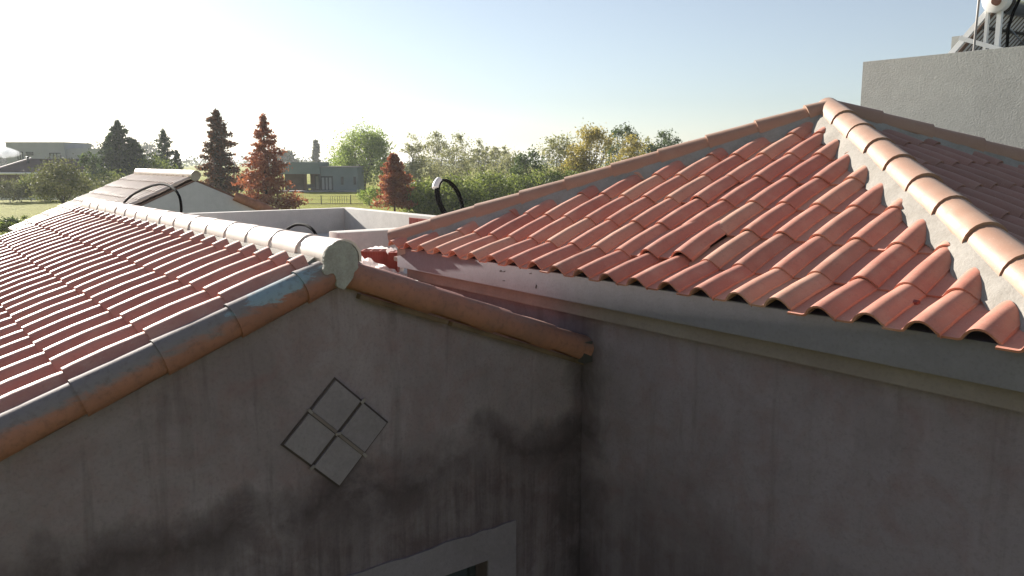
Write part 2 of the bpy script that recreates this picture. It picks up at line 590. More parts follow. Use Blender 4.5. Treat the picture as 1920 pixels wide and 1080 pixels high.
def barrel_mesh(mat, r, a0=-12, a1=192, L=.40, name='ridge_tile', taper=1.0):
    key = (mat, r, a0, a1, L)
    if key in _BAR: return _BAR[key]
    bm = bmesh.new(); N = 12
    rows = []
    for t, f in ((0, 1 + .08 * taper), (.12, 1 + .055 * taper), (.5, 1.0), (1, 1 - .07 * taper)):
        rows.append([bm.verts.new((r * f * math.cos(R(a0 + (a1 - a0) * k / N)), t * L, r * f * math.sin(R(a0 + (a1 - a0) * k / N)))) for k in range(N + 1)])
    inn = []
    for t, f in ((0, .90), (.5, .86)):
        inn.append([bm.verts.new((r * f * math.cos(R(a0 + (a1 - a0) * k / N)), t * L + .001, r * f * math.sin(R(a0 + (a1 - a0) * k / N)))) for k in range(N + 1)])
    for a, b in zip(rows, rows[1:]):
        for i in range(N): bm.faces.new((a[i], b[i], b[i + 1], a[i + 1]))
    for i in range(N):
        bm.faces.new((inn[0][i], rows[0][i], rows[0][i + 1], inn[0][i + 1]))
        bm.faces.new((inn[0][i + 1], inn[1][i + 1], inn[1][i], inn[0][i]))
    for s in (0, N):
        bm.faces.new((rows[0][s], inn[0][s], inn[1][s], rows[2][s]))
    bmesh.ops.recalc_face_normals(bm, faces=bm.faces)
    me = bpy.data.meshes.new(name); bm.to_mesh(me); bm.free()
    finish(me, mat, 40)
    _BAR[key] = me
    return me


def lay_barrels(parent, me, low_pts, up, name, jit=1.0, up_hint=(0, 0, 1), ys=None):
    up = Vector(up).normalized()
    for n, p in enumerate(low_pts):
        u2 = (up + Vector((random.gauss(0, .006 * jit), random.gauss(0, .006 * jit), .018 * 0 + random.gauss(0, .004 * jit)))).normalized()
        ex = u2.cross(Vector(up_hint)).normalized()
        nz = ex.cross(u2)
        M = Matrix((ex, u2, nz)).transposed().to_4x4()
        if ys and n in ys: M = M @ Matrix.Diagonal((1, ys[n], 1, 1))
        M.translation = Vector(p)
        place(name, me, parent, M)


def mortar_strip(parent, P0, P1, r, zin, outer, drop, mat=None, seed=0, bottom=.12, name='mortar_bed'):
    """bed of mortar under a run of ridge tiles; P0..P1 the tiles' centre line"""
    rg = random.Random(seed)
    P0 = Vector(P0); P1 = Vector(P1)
    L = (P1 - P0).length
    d = (P1 - P0).normalized()
    n = Vector((0, 0, 1)).cross(d).normalized()
    N = max(4, int(L / .07))
    vs = []; fs = []
    for j in range(N + 1):
        c = P0 + (P1 - P0) * (j / N)
        row = []
        for sgn in (1, -1):
            o = outer + rg.uniform(-.02, .02)
            m = (r + o) / 2
            row.append([c + n * sgn * o + Vector((0, 0, -drop * o / outer + rg.uniform(-.006, .006))),
                        c + n * sgn * (m) + Vector((0, 0, (zin - drop) / 2 + .008 + rg.uniform(-.006, .006))),
                        c + n * sgn * r * .97 + Vector((0, 0, zin))])
        a, b = row
        vs += a + b[::-1] + [c - n * (outer * .9) + Vector((0, 0, -drop - bottom)), c + n * (outer * .9) + Vector((0, 0, -drop - bottom))]
    K = 8
    for j in range(N):
        for k in range(K):
            k2 = (k + 1) % K
            fs.append((j * K + k, j * K + k2, (j + 1) * K + k2, (j + 1) * K + k))
    fs.append(tuple(range(K))[::-1]); fs.append(tuple(N * K + k for k in range(K)))
    return MB().add(vs, fs).build(name, mat or MORTAR, parent, 30)


# ------------------------------------------------------------------ the hip roofed house
AX, AY, AZ, SF = -3.303, 5.363, 4.354, .428        # apex of the rib crests, slope
EV, AL, AR, AB, HC = 2.296, 1.012, 1.09, 1.10, .075
hip_house = thing('hip_roof_house', (AX, AY, 0), 'terracotta hip roofed house with dark rendered wall and stepped grey cornice', 'house')
x0, x1, y0, y1 = AX - AL * EV, AX + AR * EV, AY - EV, AY + AB * EV
wall = MB().box(x0 + .23, x1 - .21, 3.24, y1 - .18, 0, 3.13).build('wall', HIP_WALL, hip_house, 0)
MB().box(x0 + .17, x1 - .15, 3.18, y1 - .12, 3.113, 3.21).build('cornice_band', BAND, hip_house, 0)
MB().bbox(x0 + .125, x1 - .10, 3.12, y1 - .07, 3.199, 3.358, .006).build('fascia', FASCIA, hip_house, 30)
rg = random.Random(4)
mb = MB()
for k in range(7):
    q = on_y(rg.uniform(925, 1012), rg.uniform(505, 545), 3.117)
    an = rg.uniform(-.4, 1.6)
    mb.obox(q, (.011 * math.cos(an), 0, .011 * math.sin(an)), (0, .0015, 0), (-.0022 * math.sin(an), 0, .0022 * math.cos(an)))
mb.build('scratch_marks', VENT_DARK, hip_house, 0)
eave_z = AZ - SF * EV - .10
mb = MB()
corn = [(x0 + .06, y0 + .06), (x1 - .06, y0 + .06), (x1 - .06, y1 - .06), (x0 + .06, y1 - .06)]
mb.add([(x, y, eave_z) for x, y in corn] + [(x, y, eave_z - .03) for x, y in corn] + [(AX, AY, AZ - .10)],
       [(0, 1, 8), (1, 2, 8), (2, 3, 8), (3, 0, 8), (3, 2, 6, 7), (0, 3, 7, 4), (1, 0, 4, 5), (2, 1, 5, 6), (4, 7, 6, 5)])
hroof = mb.build('roof', ROOF_BED, hip_house, 0)


def hipcut(dx, dy, inward, margin):
    d = Vector((dx, dy, 0)).normalized()
    n = Vector((-d.y, d.x, 0))
    if n.dot(Vector(inward)) < 0: n = -n
    return (Vector((AX, AY, 0)) + n * margin, n)


E0 = -1.942
lay_tiles(hroof, TERRA, (1, 0, 0), (0, 1, 0), (AX + E0, y0, AZ - SF * EV - .0655), SF, range(-2, 23), range(0, 8), kick=.041,
          cuts=[hipcut(-AL, -1, (1, -1, 0), .085), hipcut(AR, -1, (-1, -1, 0), .125)], jit=1.0,
          adjust={(11, 1): (.012, .016, .016, 3.0), (10, 1): (-.003, .004, .014, -1.5), (9, 3): (.004, .012, .006, 1.2), (16, 2): (0, -.01, .004, .8)},
          lab={(11, 1): 'roof tile lifted out of line above a dark gap'})
SR = SF / AR
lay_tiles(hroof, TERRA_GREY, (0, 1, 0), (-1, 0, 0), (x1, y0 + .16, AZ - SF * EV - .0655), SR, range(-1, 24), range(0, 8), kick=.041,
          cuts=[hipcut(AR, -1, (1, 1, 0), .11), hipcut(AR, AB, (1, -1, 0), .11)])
lt = lay_tiles(hroof, TERRA, (0, -1, 0), (1, 0, 0), (x0, y1 - .1, AZ - SF * EV - .0655), SF / AL, range(0, 24), range(0, 8), kick=.041,
               cuts=[hipcut(-AL, -1, (-1, 1, 0), .11), hipcut(-AL, AB, (-1, -1, 0), .11)], joined=True)
lt.build('far_slope_tiles', TERRA, hroof, 40, 'stuff')
HIPM = barrel_mesh(HIP_TILE, .090)
LR = .352
for nm, (dx, dy), off, cnt in (('a', (-AL, -1), .161, 10), ('b', (AR, -1), .372, 10), ('c', (AR, AB), .331, 10), ('d', (-AL, AB), .3, 10)):
    d = Vector((dx, dy, -SF)); up = -d.normalized()
    top = Vector((AX, AY, AZ + HC - .083))
    lows = [top - up * (off + LR * n) for n in range(cnt) if off + LR * n < d.length * EV + .06]
    lay_barrels(hroof, HIPM, lows, up, 'hip_tile', 1.3, ys={0: (off + (.085 if nm == 'b' else .0)) / .40})
    mortar_strip(hroof, top - up * .02, top - up * (d.length * EV - .16), .083, .012, .155 if nm != 'b' else .165, .085, MORTAR, ord(nm), .03)
MB().tube([(AX, AY, AZ - .05), (AX, AY, AZ + .01), (AX, AY, AZ + .05)], [.09, .075, .04], 12).build('mortar_cap', MORTAR, hroof, 60)

# ------------------------------------------------------------------ the gabled house in front
RY, RZ, SA = 1.68, 3.622, .375                      # ridge line of the rib crests
XG, XB = -3.52, -8.95
gable = thing('gabled_house', (-6.2, RY, 0), 'tiled gable house with dark stained end wall and a diamond ornament', 'house')


def roofz(y, off): return RZ - off - SA * abs(y - RY)


mb = MB()
TH = (-.2, 0, 0)
mb.prism([(XG, -1.0, 0), (XG, .92, 0), (XG, .92, 1.785), (XG, -1.0, 1.785)], TH)
mb.prism([(XG, 2.537, 0), (XG, 3.236, 0), (XG, 3.236, 1.785), (XG, 2.537, 1.785)], TH)
mb.prism([(XG, .92, 0), (XG, 2.537, 0), (XG, 2.537, .8), (XG, .92, .8)], TH)
mb.prism([(XG, -1.0, 1.785), (XG, 3.236, 1.785), (XG, 3.236, roofz(3.236, .17)), (XG, RY, roofz(RY, .14)), (XG, -1.0, roofz(-1.0, .14))], TH)
gwall = mb.build('wall', GABLE_WALL, gable, 0)
mb = MB()
mb.box(XB + .1, XG - .21, -1.0, -.8, 0, 2.45)
mb.prism([(XB + .1, -.79, 0), (XB + .1, 3.2, 0), (XB + .1, 3.2, roofz(3.2, .18)), (XB + .1, RY, roofz(RY, .15)), (XB + .1, -.79, roofz(-.79, .15))], (.2, 0, 0))
mb.build('side_wall', A2_WALL, gable, 0)
# the raised plaster surround of the window below the gable, its upper edge ragged
rg = random.Random(5)
top = []
for j in range(26):
    y = .72 + (2.727 - .72) * j / 25
    top.append((XG + .002, y, 1.972 + rg.uniform(-.008, .008)))
mb = MB()
mb.prism([(XG + .002, 2.727, .7), (XG + .002, 2.727, 1.972)] + top[::-1][1:] + [(XG + .002, .72, 1.79)] + [(XG + .002, 2.53, 1.79), (XG + .002, 2.53, .7)], (.012, 0, 0))
mb.prism([(XG + .002, .72, .7), (XG + .002, .925, .7), (XG + .002, .925, 1.788), (XG + .002, .72, 1.788)], (.012, 0, 0))
mb.build('window_surround', PATCH, gwall, 0)
mb = MB()
for y in (.93, 1.71, 2.487): mb.box(XG - .16, XG - .11, y, y + .04, .81, 1.776)
mb.box(XG - .155, XG - .115, .97, 2.48, 1.735, 1.774); mb.box(XG - .155, XG - .115, .97, 2.48, .812, .85)
mb.build('window_frame', FRAME_DARK, gwall, 0)
MB().box(XG - .14, XG - .133, .96, 2.49, .84, 1.745).build('window_pane', WINDOW_GLASS, gwall, 0)
MB().box(XG - 1.4, XG - 1.39, .3, 3.0, 0.02, 2.4).build('room_dark_sheet', DARKNESS, gable, 0)  # black sheet standing in for the unlit room behind the window

# diamond ornament: four small square tiles on a dark back, with pale crumbs of mortar where they meet
cy, cz = 1.643, 2.714
orn = MB()
a = .279
orn.prism([(XG + .002, cy + (a) * ca, cz + (a) * sa * .985) for ca, sa in ((1, 0), (0, 1), (-1, 0), (0, -1))], (.006, 0, 0))
orn = orn.build('diamond_ornament', VENT_DARK, gable, 0)
h = a / 2
mbp = None
for dy, dz in ((h, 0), (-h, 0), (0, h), (0, -h)):
    q = h * .90
    bm = bmesh.new()
    vs = [(XG + .008, cy + dy + q, cz + dz * .985), (XG + .008, cy + dy, cz + (dz + q) * .985), (XG + .008, cy + dy - q, cz + dz * .985), (XG + .008, cy + dy, cz + (dz - q) * .985)]
    MB().prism(vs, (.009, 0, 0)).build('vent_pane', VENT_PANE, orn, 0)
for dy, dz, ang in ((0, 0, 0), (h, h, 40), (-h, h, -50), (h, -h, -50), (-h, -h, 35)):
    MB().obox((XG + .022, cy + dy * .98, cz + dz * .98), (.004, 0, 0), (0, .013 * math.cos(R(ang)), .013 * math.sin(R(ang))), (0, -.007 * math.sin(R(ang)), .007 * math.cos(R(ang)))).build('mortar_crumb', VENT_TIP, orn, 0)
for sgn in (1, -1):
    dv = Vector((0, 1, -.985 * 1)).normalized()
    MB().obox((XG + .014, cy + sgn * h * .5, cz - sgn * h * .5), (.008, 0, 0), dv * (h * .62), Vector((0, dv.z, -dv.y)) * .0075).build('cross_bar', plain('vent_bar', (.20, .155, .135), .9, .1), orn, 0)

# roof bed, tiles, ridge, rake tiles
mb = MB()
EY = -1.12
for (ya, yb, drop) in ((EY, RY, .0), (3.19, RY, .05)):
    mb.prism([(XG - .03, ya, roofz(ya, .10 + drop)), (XG - .03, yb, roofz(yb, .10 + drop)), (XG - .03, yb, roofz(yb, .17 + drop)), (XG - .03, ya, roofz(ya, .17 + drop))], (XB - XG + .06, 0, 0))
groof = mb.build('roof', ROOF_BED, gable, 0)
Y0 = .851 - .32 * 6
lay_tiles(groof, TERRA_OLD, (1, 0, 0), (0, 1, 0), (-3.60, Y0, RZ - .0655 - SA * (RY - Y0)), SA, range(-25, 1), range(0, 9), L=.32,
          cuts=[(Vector((0, RY - .14, 0)), Vector((0, -1, 0)))], kick=.03, jit=.9)
right = lay_tiles(groof, TERRA_OLD, (-1, 0, 0), (0, -1, 0), (-3.70, 3.12, RZ - .045 - .0655 - SA * 1.44), SA, range(0, 25), range(0, 5), L=.32,
                  cuts=[(Vector((0, RY + .14, 0)), Vector((0, 1, 0)))], joined=True)
right.build('far_slope_tiles', TERRA_OLD, groof, 40, 'stuff')
RM = barrel_mesh(RIDGE_PALE, .088, -12, 192, .37, 'ridge_tile', .45)
lay_barrels(groof, RM, [(-3.424 - .345 * n, RY - .016, 3.560) for n in range(16)], (-1, 0, 0), 'ridge_tile', .9)
mortar_strip(groof, (XG - .03, RY - .016, 3.560), (XB, RY - .016, 3.560), .086, .005, .175, .062, MORTAR, 3)
RAKEM2 = barrel_mesh(RAKE_PLAIN, .070, -70, 125, .37, 'rake_tile')
RAKEM = barrel_mesh(RAKE, .076, -70, 125, .37, 'rake_tile')
upl = Vector((0, 1, SA))
lows = [(-3.497, .55 + .31 * n, 3.093 + .375 * (.55 + .31 * n - .57)) for n in range(-5, 4)]


def rake(parent, lows, up, flip, ys=None, me=None):
    up = Vector(up).normalized()
    for n, p in enumerate(lows):
        ex = Vector((1, 0, 0)); nz = ex.cross(up) if up.y > 0 else up.cross(ex)
        u2 = (up + Vector((random.gauss(0, .008), 0, random.gauss(0, .006)))).normalized()
        M = Matrix((ex, u2, nz)).transposed().to_4x4()
        if ys and n in ys: M = M @ Matrix.Diagonal((1, ys[n], 1, 1))
        M.translation = Vector(p)
        o = place('rake_tile', me or RAKEM, parent, M)


rake(groof, lows, upl, False, {8: .21 / .37})
lows = [(-3.497, 1.76 + .40 * (n + 1), 3.075 + .375 * (2.79 - 1.76 - .40 * (n + 1))) for n in range(3)] + [(-3.497, 3.232, 3.075 + .375 * (2.79 - 3.232))]
rake(groof, lows, (0, -1, SA), True, {0: 1.35, 1: 1.14, 2: 1.14, 3: 1.0}, RAKEM2)
# grey mortar plug on the end of the ridge, run down over the joint
rg = random.Random(9)
pts = []
for k in range(17):
    an = R(-18 + 216 * k / 16)
    pts.append((XG + .10, 1.650 + .085 * math.cos(an), 3.562 + .083 * math.sin(an) + rg.uniform(-.002, .002)))
pts += [(XG + .10, y - .028, z) for y, z in ((1.585, 3.52), (1.60, 3.49), (1.635, 3.505), (1.655, 3.47), (1.648, 3.44), (1.672, 3.425), (1.69, 3.418), (1.705, 3.44), (1.735, 3.47), (1.74, 3.495), (1.765, 3.515))]
for _ in range(2):                                   # soften the outline
    pts = [tuple(Vector(p).lerp(Vector(q), t)) for p, q in zip(pts, pts[1:] + pts[:1]) for t in (.25, .75)]
pts = [(p[0], p[1] + rg.uniform(-.0015, .0015), p[2] + rg.uniform(-.0015, .0015)) for p in pts]
MB().prism(pts, (-.018, 0, 0)).build('mortar_plug', MORTAR_GREY, groof, 30)
mb = MB()
for (ya, yb) in ((1.77, 2.26), (2.29, 3.21)):
    mb.obox((XG + .022, (ya + yb) / 2, 3.037 + .375 * (2.79 - (ya + yb) / 2) - .052), (.02, 0, 0), (0, (yb - ya) / 2, -SA * (yb - ya) / 2), (0, .004, .011))
mb.build('lath', plain('weathered_lath', (.15, .10, .06), .9, .1, 0, .3, 8), groof, 0)
MB().box(XG + .004, XG + .09, 3.165, 3.232, 2.84, 2.965).build('end_bracket', DARK_METAL, groof, 0)

# ------------------------------------------------------------------ roof terrace behind, its parapets, bricks
terr = thing('roof_terrace', (-8.6, 4.2, 0), 'flat roof terrace with pale rendered parapets beyond the tiled ridge', 'terrace')
MB().box(-10.30, -5.62, 3.22, 5.0, 0, 3.05).build('slab', PARAPET, terr, 0)
mb = MB(); mb.bbox(-10.53, -10.385, 3.0, 5.245, 0, 3.37, .008); mb.build('far_parapet', PARAPET, terr, 30)
mb = MB(); mb.bbox(-10.384, -6.2, 5.075, 5.24, 0, 3.369, .008); mb.build('side_parapet', PARAPET, terr, 30)
mb = MB(); mb.bbox(-7.0, -6.78, 3.26, 5.04, 3.045, 3.368, .008); mb.build('near_parapet', PARAPET, terr, 30)
# bare hollow bricks where the side parapet is unplastered
for n in range(9):
    xx = -8.62 + n * .21
    mbk = MB().bbox(xx, xx + .205, 5.061, 5.08, 3.20, 3.335, .003)
    for q in range(5): mbk.box(xx + .012 + q * .038, xx + .034 + q * .038, 5.055, 5.064, 3.206, 3.329)
    mbk.build('hollow_brick', BRICK, terr, 0)

# ------------------------------------------------------------------ grey rendered building with the solar water heater
grey = thing('grey_building', (-1.5, 10.5, 0), 'tall plain grey rendered building rising behind the tiled roof', 'building')
mb = MB(); mb.bbox(-4.63, 5.0, 8.05, 8.22, 0, 5.0, .006); mb.build('parapet_wall', STUCCO, grey, 30)
mb = MB(); mb.box(-4.62, 5.0, 8.221, 14.0, 0, 4.55); mb.box(-4.62, -4.45, 8.221, 9.98, 4.551, 4.62); mb.build('building_mass', STUCCO, grey, 0)
mb = MB(); mb.bbox(-4.68, -2.6, 10.0, 12.2, 4.551, 5.425, .006); mb.build('stair_block', STUCCO, grey, 30)

heat = thing('solar_water_heater', (-3.9, 9.6, 4.551), 'solar water heater with steel tank and slanted glass tubes on the roof', 'solar heater')
HX, HY, HZ = -3.81, 9.02, 5.60
HL = 1.75
hd = Vector((.10, 1, 0)).normalized()                # axis of the tank
hp = Vector((HX, HY, HZ))
MB().tube([hp + hd * .03, hp + hd * .06, hp + hd * HL], [.115, .125, .125], 28).build('tank', STEEL, heat, 40)
MB().tube([hp - hd * .045, hp - hd * .03, hp + hd * .05], [.09, .132, .132], 28).build('tank_end_cap', WHITE_METAL, heat, 40)
MB().tube([hp + hd * HL, hp + hd * (HL + .08), hp + hd * (HL + .09)], [.132, .132, .09], 28).build('tank_end_cap', WHITE_METAL, heat, 40)
MB().tube([hp + hd * .07, hp + hd * .10], [.137, .137], 28).build('tank_seam_band', DARK_METAL, heat, 40)
MB().tube([hp - hd * .085 + Vector((.03, 0, -.03)), hp - hd * .04 + Vector((.03, 0, -.03))], [.04, .045], 12).build('tank_flange', RUSTY, heat, 40)
sl_dir = Vector((-.64, -.04, -.77)).normalized()      # the tubes run down and away from the tank
tlen = 1.30
for n in range(24):
    p = hp + hd * (.10 + .068 * n) + Vector((-.05, 0, -.09))
    MB().tube([p, p + sl_dir * tlen], .0225, 8).build('glass_tube', TUBE_GLASS, heat, 60)
    q = p + hd * .034 + sl_dir * (tlen / 2)
    nn = sl_dir.cross(hd).normalized()
    MB().obox(q, sl_dir * (tlen / 2), hd * .021, nn * .018).build('reflector_strip', WHITE_METAL, heat, 0)
mb = MB()
for off in (.035, HL - .02):
    p = hp + hd * off + Vector((-.06, 0, -.07))
    side = hd * .02
    nn = sl_dir.cross(hd).normalized()
    mb = MB().obox(p + sl_dir * tlen / 2, sl_dir * tlen / 2 * 1.0, side, nn * .028); mb.build('side_rail', WHITE_METAL, heat, 0)
    for dx, dz in ((.03, 0), (-.085, 0)):
        q = hp + hd * (off - .01) + Vector((dx, 0, -.10))
        MB().obox(Vector((q.x, q.y, (q.z + 4.552) / 2)), (.022 if dx > 0 else .014, 0, 0), hd * .018, (0, 0, (q.z - 4.552) / 2)).build('leg', WHITE_METAL, heat, 0)
    c = hp + hd * (off - .03) + Vector((-.115, 0, -.42))
    MB().obox(c, Vector((.22, 0, -.085)), hd * .008, Vector((.008, 0, .02))).build('tie_bar', WHITE_METAL, heat, 0)
for f in (.14, .46, .80):
    p = hp + hd * .06 + Vector((-.05, 0, -.09)) + sl_dir * (tlen * f)
    nn = sl_dir.cross(hd).normalized()
    if nn.x < 0: nn = -nn
    MB().obox(p + hd * (HL / 2 - .05) + nn * .036, hd * (HL / 2 - .04), sl_dir * .012, nn * .01).build('cross_rail', DARK_METAL, heat, 0)
pa = hp + hd * .12 + Vector((.05, 0, -.24)); pb = hp + hd * (HL - .1) + Vector((.05, 0, -.95))
MB().tube([pa, pb], .007, 6).build('brace', STEEL, heat, 60)
pth = [hp - hd * .05 + Vector((.08, 0, .03)), hp - hd * .09 + Vector((-.06, 0, .06)), hp - hd * .10 + Vector((-.115, 0, .03)), hp - hd * .09 + Vector((-.128, 0, -.3)), hp - hd * .07 + Vector((-.145, 0, -.86))]
MB().tube(pth, [.011, .012, .012, .011, .011], 8).build('water_pipe', plain('grey_pipe', (.30, .28, .27), .5, .4), heat, 60)
pth = [hp + hd * .12 + Vector((.12, 0, .08)), hp + hd * .12 + Vector((.148, 0, -.02)), hp + hd * .11 + Vector((.11, 0, -.13)), hp + hd * .10 + Vector((.08, 0, -.28)), hp + hd * .10 + Vector((.085, 0, -.5))]
MB().tube(pth, .016, 8).build('black_hose', BLACK_PIPE, heat, 60)

# ------------------------------------------------------------------ the second gabled house beyond
SB, RBY, RBZ = .44, None, 3.77
pf = at_depth(258, 323, 19.0); RBY = pf.y
XF2 = pf.x
XN2 = on_y(366, 328, RBY).x
HB = 2.60
far = thing('far_gabled_house', ((XF2 + XN2) / 2, RBY, 0), 'farther gable house with pale grey end wall and pale tiled slope', 'house')


def rz2(y, off): return RBZ - off - SB * abs(y - RBY)


w2 = MB()
w2.prism([(XN2, RBY - HB + .25, 0), (XN2, RBY + HB - .1, 0), (XN2, RBY + HB - .1, rz2(RBY + HB - .1, .16)), (XN2, RBY, rz2(RBY, .14)), (XN2, RBY - HB + .25, rz2(RBY - HB + .25, .14))], (-.2, 0, 0))
w2.box(XF2 + .2, XN2 - .21, RBY - HB + .25, RBY - HB + .45, 0, rz2(RBY - HB + .3, .14))
w2.box(XF2 + .2, XN2 - .21, RBY + HB - .3, RBY + HB - .1, 0, rz2(RBY + HB - .1, .16))
w2.box(XF2 + .15, XF2 + .19, RBY - HB + .3, RBY + HB - .1, 0, 2.4)
w2.build('wall', A2_WALL, far, 0)
mb = MB()
for sg in (-1, 1):
    ya = RBY + sg * HB
    mb.prism([(XN2 - .02, ya, rz2(ya, .10)), (XN2 - .02, RBY, rz2(RBY, .10)), (XN2 - .02, RBY, rz2(RBY, .17)), (XN2 - .02, ya, rz2(ya, .17))], (XF2 - XN2, 0, 0))
roof2 = mb.build('roof', ROOF_BED, far, 0)
nc = int((XN2 - XF2) / .21)
t2 = lay_tiles(roof2, TERRA_FAR, (1, 0, 0), (0, 1, 0), (XN2 - .1, RBY - HB - .02, RBZ - .0655 - SB * (HB + .02)), SB, range(-nc, 1), range(0, 9), L=.323,
               cuts=[(Vector((0, RBY - .08, 0)), Vector((0, -1, 0)))], joined=True)
t2.build('tile_field', TERRA_FAR, roof2, 40, 'stuff')
RM2 = barrel_mesh(RIDGE_PALE, .10, -12, 192, .40)
lay_barrels(roof2, RM2, [(XN2 + .0 - .35 * n - .33, RBY, RBZ - .03) for n in range(int((XN2 - XF2) / .35))], (1, 0, 0), 'ridge_tile', .8)
MB().tube([(XN2 - .01, RBY, RBZ - .035), (XN2 + .012, RBY, RBZ - .035)], [.098, .094], 14).build('mortar_plug', MORTAR, roof2, 30)
RK2 = barrel_mesh(plain('brown_rake_tile', (.27, .14, .10), .8, .2, 0, .25, 9), .10, -70, 125, .72, 'rake_tile')
up = Vector((0, -1, SB)).normalized()
for n in range(3):
    y = RBY + 1.35 + .63 * n
    ex = Vector((1, 0, 0)); M = Matrix((ex, up, up.cross(ex))).transposed().to_4x4()
    M.translation = Vector((XN2 + .02, y, rz2(y, .12)))
    place('rake_tile', RK2, roof2, M)

# ------------------------------------------------------------------ loose things on the roofs
def brick_block(name, c, ex, ey, hgt, label):
    t = thing(name, c, label, 'brick', 'hollow bricks beside the corner of the hip roof')
    c = Vector(c); ex = Vector(ex); ey = Vector(ey); w = .008
    mb = MB()
    lx, ly = ex.length, ey.length
    ux, uy = ex.normalized(), ey.normalized()
    up = Vector((0, 0, hgt))
    for s in (-1, 1):
        mb.obox(c + up / 2 + ey * s * (1 - w / ly), ex, uy * w, up / 2)
        mb.obox(c + up / 2 + ex * s * (1 - w / lx), ux * w, ey * (1 - 2 * w / ly), up / 2)
    for q in (-.33, .33): mb.obox(c + up / 2 + ex * q, ux * w * .7, ey * (1 - 2 * w / ly), up / 2 * .99)
    mb.obox(c + up / 2, ex * (1 - 2 * w / lx), uy * w * .7, up / 2 * .985)
    for q in np.linspace(-.9, .9, 11): mb.obox(c + up / 2 + ex * float(q) - ey - uy * .002, ux * .005, uy * .0025, up / 2 * .97)
    mb.build('body', BRICK, t, 0)
    return t


bc = at_depth(706, 495, 6.6)
bz = z_at(515, 6.7)
brick_block('hollow_brick', (bc.x, bc.y, 3.10), RGT * .112, FWD * .085, .195, 'large red hollow brick lying in white plastic beside the roof corner')
b2 = at_depth(740, 495, 6.5)
brick_block('hollow_brick', (b2.x, b2.y, 3.13), RGT * .034, FWD * .09, .165, 'narrow red hollow brick squeezed between larger brick and roof corner')
rg = random.Random(21)
mb = MB()
NU, NV = 30, 8
cc = Vector((bc.x, bc.y, 3.0))
grid = []
for i in range(NU):
    th = math.pi * (-.28 + 1.62 * i / (NU - 1))          # from the right, round behind the brick, to the front left
    for j in range(NV):
        f = j / (NV - 1)
        fr = max(0.0, min(1.0, (i / (NU - 1) - .66) / .2))  # pulled down in front
        rr = .198 + .03 * math.sin(f * math.pi) + rg.uniform(-.014, .014)
        if j == NV - 1: rr -= .045
        hgt = (.02 + .285 * f) * (1 - fr) + (.02 + .12 * f) * fr
        grid.append(cc + RGT * (math.cos(th) * rr * .92) + FWD * (math.sin(th) * rr * .85) + Vector((0, 0, hgt + rg.uniform(-.012, .012))))
mb.add(grid, [(i * NV + j, (i + 1) * NV + j, (i + 1) * NV + j + 1, i * NV + j + 1) for i in range(NU - 1) for j in range(NV - 1)])
grid = []
for i in range(20):
    for j in range(6):
        px = 664 + 96 * i / 19
        q = at_depth(px, 474 + (px - 664) * .43 + rg.uniform(-2.5, 2.5), 6.32 - .012 * j)
        grid.append(q + Vector((0, 0, -.022 * j + rg.uniform(-.004, .004))) - FWD * (.022 * math.sin(j * 1.3 + i * .8) + rg.uniform(-.012, .012)))
mb.add(grid, [(i * 6 + j, (i + 1) * 6 + j, (i + 1) * 6 + j + 1, i * 6 + j + 1) for i in range(19) for j in range(5)])
tag(mb.build('plastic_wrap', PLASTIC, None, 25), 'crumpled white plastic sheet torn open around the red brick', 'plastic sheet')
cc = at_depth(753, 520, 6.35)
mb = MB()
bm = bmesh.new(); bmesh.ops.create_icosphere(bm, subdivisions=3, radius=1)
for v in bm.verts:
    k = 1 + rg.uniform(-.16, .16)
    v.co = cc + RGT * (v.co.x * .052 * k) + FWD * (v.co.y * .07 * k) + Vector((0, 0, v.co.z * .055 * k - .015))
mb.from_bm(bm)
tag(mb.build('plastic_bag', PLASTIC, None, 25), 'small crumpled white bag tucked under the cornice corner', 'plastic bag')

# coil of black pipe standing on the side parapet
cp = on_y(842, 392, 5.15)
coil = thing('pipe_coil', (cp.x, cp.y, 3.369), 'coil of glossy black pipe standing up behind the roof hip', 'pipe coil')
D = (Vector((cp.x, cp.y, 0))).dot(FWD)
ctr = at_depth(842, 376, D)
a_up = (Vector((0, 0, 1)) * .93 - RGT * .36).normalized()
a_side = (RGT * .60 + FWD * .72 + Vector((0, 0, .23))).normalized()
a_side = (a_side - a_up * a_side.dot(a_up)).normalized()
ax = a_up.cross(a_side).normalized()
bottom = 3.372
ru = .238
for n in range(4):
    rr = 1.0 + (.025 if n % 2 else -.02)
    path = []
    for k in range(41):
        th = 2 * math.pi * k / 40
        path.append(ctr + a_up * (math.cos(th) * ru * rr) + a_side * (math.sin(th) * .165 * rr) + ax * (n * .017 - .04))
    MB().tube(path, .0105, 7, False).build('pipe_turn', BLACK_PIPE, coil, 60)
MB().tube([ctr + a_up * (ru + .012) * math.cos(t) + a_side * (.177 * math.sin(t)) + ax * .0 for t in np.linspace(-.75, -.12, 8)], [.045] * 8, 8).build('white_highlight', WHITE_METAL, coil, 60)  # white piece standing in for the highlight on the black pipe
low = [ctr + a_up * (-ru), ctr + a_up * (-ru * .9) + RGT * .03]
MB().tube([ctr - a_up * (ru * .95), Vector((cp.x, cp.y, 3.372))], .018, 8).build('pipe_tail', BLACK_PIPE, coil, 60)


